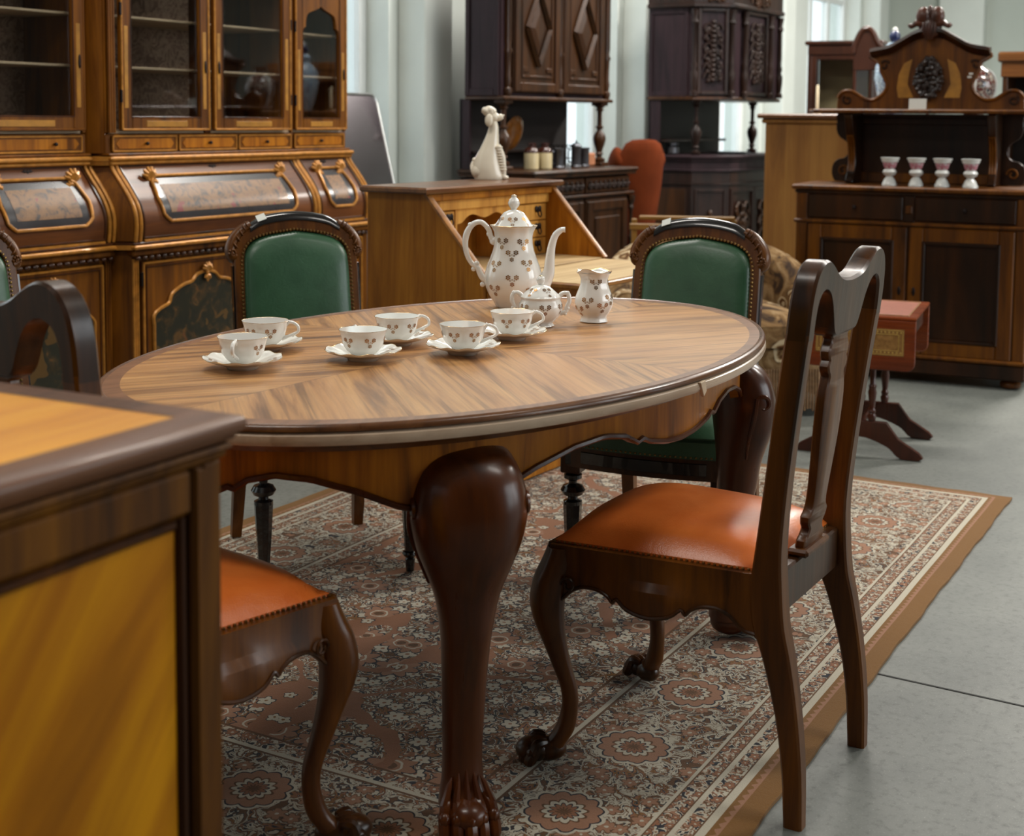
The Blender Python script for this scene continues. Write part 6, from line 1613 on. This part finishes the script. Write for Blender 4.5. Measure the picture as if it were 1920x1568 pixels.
for k in range(5): b.tube([(m + (k - 2) * .006, yc - .05, 1.66), (m + (k - 2) * .013, yc - .056, 1.71), (m + (k - 2) * .016, yc - .045, 1.755)], [.004, .009, .004], 6)
obj('carved_finial', b, M_mahog, cr)['kind'] = 'stuff'
b = MB(); rnd = random.Random(5)
for k in range(150):
    t_ = rnd.random(); zz = 1.375 + .195 * t_; ww = .056 * math.sin(pi * min(max(t_ * .9 + .08, 0), 1)) + .012
    b.blob((m + rnd.uniform(-ww, ww), yc - .012 - rnd.random() * .02, zz), (rnd.uniform(.010, .017), .012, rnd.uniform(.010, .018)), 7, 5, rot=Matrix.Rotation(rnd.uniform(-1, 1), 3, 'Y').to_quaternion())
b.blob((m + .012, yc - .04, 1.52), (.014, .012, .014), 10, 7)
obj('carved_fruit', b, plain('dark_fruit_carving', (30, 18, 14), .35, 0, .3), cr)['kind'] = 'stuff'
BF = Matrix.Translation((1.38, 6.85, 0)) @ Matrix.Rotation(R(-26), 4, 'Z')
o = obj('price_card', MB().box(-.042, .042, -.0008, .0008, 0, .052, 0), M_paper); o.matrix_world = BF @ Matrix.Translation((m - .02, .27, 1.3125)) @ Matrix.Rotation(R(-6), 4, 'X'); tag(o, 'white price card standing on the buffet shelf below the carved fruit', 'card')
for dz, dx in ((0, 0), (.016, .006)): bx('paper_sticker', bf, M_paper, m + .185 + dx, m + .205 + dx, yc - .003, yc - .0005, 1.47 + dz, 1.48 + dz, b=0)
# goblets
M_pink = NT('pink_band'); _c = M_pink.coord(); _q = M_pink.noise(_c, 90, 3, .6); M_pink.set(col=M_pink.ramp(_q, [(.42, lin((196, 180, 184))), (.5, lin((158, 66, 92))), (.6, lin((190, 140, 150)))]), rough=.2, coat=.3); M_pink = M_pink.mat
def goblet(lab):
    t = thing('porcelain_goblet', lab, 'goblet', group='pink-banded goblets on the buffet')
    b = MB(); b.lathe([(.036, 0), (.036, .008), (.033, .014), (.026, .030), (.016, .044), (.018, .047), (.030, .056), (.034, .066), (.030, .076), (.022, .081), (.024, .084)], 28); obj('foot', b, M_china, t)
    b = MB(); b.lathe([(.0245, .083), (.028, .088), (.034, .108), (.0355, .113)], 28, cap=False); obj('pink_band', b, M_pink, t)
    b = MB(); b.lathe([(.0355, .113), (.040, .117), (.041, .125), (.045, .130), (.046, .137), (.042, .137), (.034, .112), (.022, .088), (.001, .086)], 28, cap=False); obj('rim', b, M_china, t)
    return t
g0 = None
for gx, lab in ((.450, 'pink-banded white goblet, leftmost of the four on the buffet'), (.576, 'pink-banded white goblet, second from the left on the buffet'), (.698, 'pink-banded white goblet, third from the left on the buffet'), (.828, 'pink-banded white goblet, rightmost of the four on the buffet')):
    g = goblet(lab) if g0 is None else dup(g0, (0, 0, 0), 0, lab)
    if g0 is None: g0 = g
    g.matrix_world = BF @ Matrix.Translation((gx, .12, .9403)); g.rotation_euler = (0, 0, R(-26))

# ================================================================== SMALL DROP-LEAF TABLE
M_red = wood('red_mahogany', (142, 66, 34), (122, 52, 26), (84, 34, 18), axis=0, rough=.28, coat=.5)
M_redd = wood('dark_red_mahogany', (78, 32, 18), (60, 24, 14), (36, 16, 10), rough=.3, coat=.4)
M_tool = NT('tooled_leather'); _c = M_tool.coord(); _q = M_tool.noise(_c, 70, 3, .6); M_tool.set(col=M_tool.ramp(_q, [(.3, lin((120, 84, 40))), (.7, lin((156, 116, 62)))]), rough=.45); M_tool.bump(_q, .3, .002); M_tool = M_tool.mat
M_toolr = plain('red_tooled_leather', (142, 82, 62), .42, var=.2, sc=40)
st = thing('drop_leaf_table', 'small mahogany drop-leaf table with gold-tooled leather panels and turned legs', 'table', (1.10, 5.14, 0), -22)
tw, td, th_ = .40, .50, .54
b = MB(); b.prism([(0, 0), (tw, 0), (tw, td), (0, td)], th_ - .014, th_, 'xy', .004); obj('table_top', b, M_red, st)
b = MB(); b.box(.035, tw - .035, .04, td - .04, th_, th_ + .0008, 0); obj('leather_inset', b, M_toolr, st)
b = MB(); rect_loop_z = [(.032, .037), (tw - .032, .037), (tw - .032, td - .037), (.032, td - .037)]
b.tube([(x, y, th_ + .0006) for x, y in rect_loop_z], .0022, 5, closed=True); obj('gold_tooling', b, M_tool, st)
rc_ = .018
for (yy, nm) in ((-.002, 0), (td - .012, 1)):
    P = [(.0, th_ - .014), (0, th_ - .17)] + [(.03 - .03 * cos(a), th_ - .17 - .03 * sin(a)) for a in [pi / 2 * k / 4 for k in range(1, 5)]] + [(tw - .03 + .03 * sin(a), th_ - .17 - .03 * cos(a)) for a in [pi / 2 * k / 4 for k in range(0, 5)]] + [(tw, th_ - .014)]
    b = MB(); b.prism(P, yy, yy + .014, 'xz', .003); lf = obj('drop_leaf', b, M_red, st)
    if nm == 0:
        b = MB(); b.box(.04, tw - .04, yy - .0012, yy + .002, th_ - .145, th_ - .045, 0); obj('leather_inset', b, M_tool, lf)
        b = MB()
        for (a, c, e, f) in ((.045, tw - .045, th_ - .140, th_ - .050), (.060, tw - .060, th_ - .125, th_ - .065)): rect_loop(b, a, c, e, f, yy - .0015, .0014)
        for k in range(22): b.blob((.052 + k * (tw - .104) / 21, yy - .0015, th_ - .0575), (.004, .0015, .004), 5, 3); b.blob((.052 + k * (tw - .104) / 21, yy - .0015, th_ - .1325), (.004, .0015, .004), 5, 3)
        obj('gold_tooling', b, plain('gold_tool', (190, 158, 84), .4, .3), lf)['kind'] = 'stuff'
bx('frieze', st, M_redd, .02, tw - .02, .015, td - .015, th_ - .085, th_ - .014, b=.003)
for yy in (.06, td - .06):
    for xx in (tw / 2 - .045, tw / 2 + .045):
        b = MB(); b.box(xx - .013, xx + .013, yy - .013, yy + .013, .42, .46, .002)
        b.lathe([(.012, .135), (.014, .14), (.017, .155), (.012, .165), (.015, .175), (.010, .185), (.013, .215), (.0165, .245), (.013, .26), (.016, .268), (.010, .276), (.011, .33), (.013, .38), (.009, .392), (.015, .40), (.013, .42)], 14, xx, yy); obj('turned_leg', b, M_redd, st)
    P = SP([(-.02, .0), (.03, .0), (.06, .010), (.10, .045), (tw / 2, .075), (tw - .10, .045), (tw - .06, .010), (tw - .03, 0), (tw + .02, 0)], 4)
    Q = SP([(tw + .035, .012), (tw + .0, .045), (tw - .08, .095), (tw - .115, .135), (.115, .135), (.08, .095), (-.0, .045), (-.035, .012)], 2)
    b = MB(); b.prism([(x, z + .0005) for x, z in P] + [(tw + .035, .012)] + [(tw + .02, .03), (tw - .055, .075), (tw - .10, .135), (.10, .135), (.055, .075), (-.02, .03), (-.035, .012)], yy - .012, yy + .012, 'xz', .002); obj('trestle_foot', b, M_redd, st)
b = MB(); b.tube([(tw / 2, .072, .115), (tw / 2, .14, .115), (tw / 2, td / 2, .115), (tw / 2, td - .14, .115), (tw / 2, td - .072, .115)], [.009, .013, .010, .013, .009], 10); obj('stretcher', b, M_redd, st)

# ================================================================== FLORAL ARMCHAIR
def m_floral():
    n = NT('floral_cretonne'); co = n.coord()
    v = n.n('ShaderNodeTexVoronoi'); n.t.links.new(n.vm('ADD', co, n.vm('SCALE', n.noise(co, 7, 2, out=1), scale=.09)), v.inputs['Vector']); v.inputs['Scale'].default_value = 7.5
    dl = v.outputs['Distance']
    rings = n.m('SINE', n.m('MULTIPLY', dl, 34.0)); a = n.noise(co, 9, 4, .6, 1.5); c = n.noise(co, 34, 3, .6)
    sc_ = n.n('ShaderNodeSeparateColor'); n.t.links.new(v.outputs['Color'], sc_.inputs[0])
    flower_ = n.ramp(n.m('ADD', n.m('MULTIPLY', rings, .25), n.m('MULTIPLY', c, .9)), [(.25, lin((84, 54, 28))), (.42, lin((144, 116, 78))), (.62, lin((190, 172, 140)))])
    ground = n.ramp(a, [(.36, lin((56, 42, 32))), (.5, lin((120, 92, 58))), (.62, lin((146, 120, 86)))])
    col = n.mix(n.m('LESS_THAN', dl, n.m('ADD', n.m('MULTIPLY', sc_.outputs[0], .28), .22)), ground, flower_)
    n.set(col=col, rough=.9, spec=.2); n.bump(c, .2, .004); return n.mat
M_flor = m_floral(); M_fringe = plain('beige_fringe', (128, 100, 70), .9, var=.3, sc=60)
ac = thing('armchair', 'low rounded armchair in beige and brown floral fabric with a fringe', 'armchair', (.90, 6.10, 0), 180 + 6); ac.scale = (1.08, 1.0, 1.02)
# tub back + arms as one sweep (local y = facing)
def tubpath(k, n):
    a = pi * (-.13 + 1.26 * k / n); return (.40 * cos(a), -.02 - .34 * sin(a))
b = MB(); rows = []; n_ = 40
for k in range(n_ + 1):
    x, y = tubpath(k, n_); a = pi * (-.13 + 1.26 * k / n_); bk = max(0, sin(a)) ** .7
    h = .44 + .27 * bk; ox, oy = cos(a), -sin(a); L = math.hypot(ox, oy); ox /= L; oy /= L; th2 = .075
    rows.append([(x + ox * dd, y + oy * dd, z) for dd, z in ((-.055, .20), (-.06, .36), (-.065, h - .06), (-.05, h - .015), (-.0, h + .012), (.055, h), (.09 , h - .05), (.085, h - .11), (.06, h - .14), (.055, .34), (.055, .20))])
b.grid(rows, closed_u=True, cap=True); obj('back_and_arms', b, M_flor, ac, sharp=80)
for sx in (-1, 1):
    b = MB(); b.tube([(sx * .39, .16, .44), (sx * .39, .10, .44)], [.062, .07], 16); b.blob((sx * .39, .165, .44), (.055, .012, .055), 12, 8); obj('arm_roll', b, M_flor, ac, sharp=80)
    b = MB(); b.box(sx * .39 - .055, sx * .39 + .055, -.05, .17, .20, .43, .02); obj('arm_front', b, M_flor, ac)
b = MB(); edge = seat_dome(b, .33, .32, .33, -.28, .38, .07, nose=.02); b.grid([[(p[0], p[1], .29) for p in edge], [(p[0] * 1.01, p[1] * 1.01, .34) for p in edge], [(p[0], p[1], .37) for p in edge]], closed_u=True); obj('seat_cushion', b, M_flor, ac, sharp=80)
b = MB(); P = [(-.44, .17), (-.34, .33), (.34, .33), (.44, .17), (.40, -.2), (.2, -.38), (-.2, -.38), (-.40, -.2)]
b.prism(P, .18, .30, 'xy', .015); obj('seat_base', b, M_flor, ac, sharp=60)
b = MB(); per = []
for i in range(8):
    p, q = P[i], P[(i + 1) % 8]; L = math.dist(p, q); c_ = int(L / .011)
    for k in range(c_):
        f = k / c_; x, y = (p[0] + (q[0] - p[0]) * f) * 1.01, (p[1] + (q[1] - p[1]) * f) * 1.01
        b.tube([(x, y, .20), (x * 1.004, y * 1.004, .12), (x * 1.01, y * 1.01, .03 + .006 * sin(k * 2.3))], [.005, .0055, .0045], 4)
obj('fringe', b, M_fringe, ac)['kind'] = 'stuff'
for x, y in ((-.28, .25), (.28, .25), (-.28, -.25), (.28, -.25)):
    b = MB(); b.lathe([(.016, .0005), (.02, .06), (.026, .19)], 12, x, y); obj('leg', b, M_chairdark, ac)

# ================================================================== RUST CHAIR BY THE WALL
M_rust = plain('rust_velvet', (104, 46, 20), .85, spec=.1, var=.2, sc=6, bump=.1)
rcx = thing('high_back_chair', 'rust orange high-backed upholstered chair between the two carved dressers', 'chair', (.745, 9.52, 0), 24); rcx.scale = (.58, 1, 1)
b = MB(); rows = []
for z, hw_, th2 in ((.34, .20, .05), (.45, .23, .06), (.60, .26, .065), (.80, .285, .07), (.95, .285, .07), (1.04, .265, .065), (1.09, .22, .055), (1.115, .14, .04), (1.12, .02, .02)):
    y0_ = -.24 - (z - .4) * .16
    rows.append([(hw_ * cos(a), y0_ + th2 * sin(a) + .06 * abs(cos(a)) ** 3, z) for a in [2 * pi * k / 28 for k in range(28)]])
b.grid(rows, closed_u=True, cap=True); obj('backrest', b, M_rust, rcx, sharp=80)
for sx in (-1, 1):
    b = MB(); b.tube(SP([(sx * .24, -.26, 1.02), (sx * .26, -.20, .95), (sx * .25, -.17, .78), (sx * .24, -.12, .60), (sx * .22, -.16, .45)], 4), [.055, .075, .085, .085, .082, .075, .055, .05, .045, .04, .04, .038, .036, .034, .032, .03, .03], 10); obj('wing', b, M_rust, rcx, sharp=80)
b = MB(); edge = seat_dome(b, .27, .25, .26, -.24, .38, .07, nose=.02); b.grid([[(p[0], p[1], .28) for p in edge], [(p[0], p[1], .37) for p in edge]], closed_u=True); obj('seat', b, M_rust, rcx, sharp=80)
for x, y in ((-.22, .20), (.22, .20), (-.2, -.22), (.2, -.22)):
    b = MB(); b.lathe([(.014, .0005), (.018, .15), (.024, .30)], 10, x, y); obj('leg', b, M_chairdark, rcx)

# ================================================================== LIGHT WOOD BENCH
bn = thing('wooden_bench', 'light wooden rail-back bench behind the floral armchair', 'bench', (.63, 7.42, 0), -6)
M_bn = wood('bench_wood', (168, 126, 76), (146, 104, 60), (110, 76, 44), axis=0, rough=.4)
bx('top_rail', bn, M_bn, .05, .56, .0, .025, .715, .738, b=.005); bx('lower_rail', bn, M_bn, 0, .56, -.01, .015, .66, .695, b=.005)
for x in (.01, .54): bx('back_post', bn, M_bn, x, x + .03, .0, .03, .0005, .72, b=.004); bx('front_leg', bn, M_bn, x, x + .03, -.36, -.33, .0005, .42, b=.004)
bx('seat', bn, M_bn, 0, .58, -.37, .0, .42, .45, b=.006)

# ================================================================== LEANING MIRROR
mr = thing('leaning_mirror', 'tilted silver-framed mirror between the gilt cabinet and the window pillar', 'mirror')
def rr(x0, x1, z0, z1, r_, n=5):
    P = []
    for (cx, cz, a0) in ((x1 - r_, z0 + r_, -pi / 2), (x1 - r_, z1 - r_, 0), (x0 + r_, z1 - r_, pi / 2), (x0 + r_, z0 + r_, pi)):
        P += [(cx + r_ * cos(a0 + pi / 2 * k / n), cz + r_ * sin(a0 + pi / 2 * k / n)) for k in range(n + 1)]
    return P
PM = rr(-.62, 0, .02, 1.42, .05)
b = MB(); b.prism(PM, .008, .024, 'xz', .002); obj('backing', b, M_black, mr)
b = MB(); b.prism([(x * .985 - .004, .72 + (z - .72) * .985) for x, z in PM], .004, .0078, 'xz'); obj('mirror_glass', b, plain('smoky_mirror', (200, 190, 196), .12, 1.0, var=.03), mr)
b = MB(); b.tube([(x, .006, z) for x, z in PM], .009, 8, closed=True); obj('silver_frame', b, plain('silver_frame', (170, 172, 170), .3, .8), mr)
p = at_px(704, 176, 7.75)
tl = R(15)
# local frame: x along U, y towards the wall; top leans back to the wall
base = Vector((p.x, p.y, 0)) + (V * (sin(tl) * 1.42))
mr.matrix_world = Matrix.Translation((base.x, base.y, .004)) @ Matrix.Rotation(R(ANG), 4, 'Z') @ Matrix.Rotation(-tl, 4, 'X')
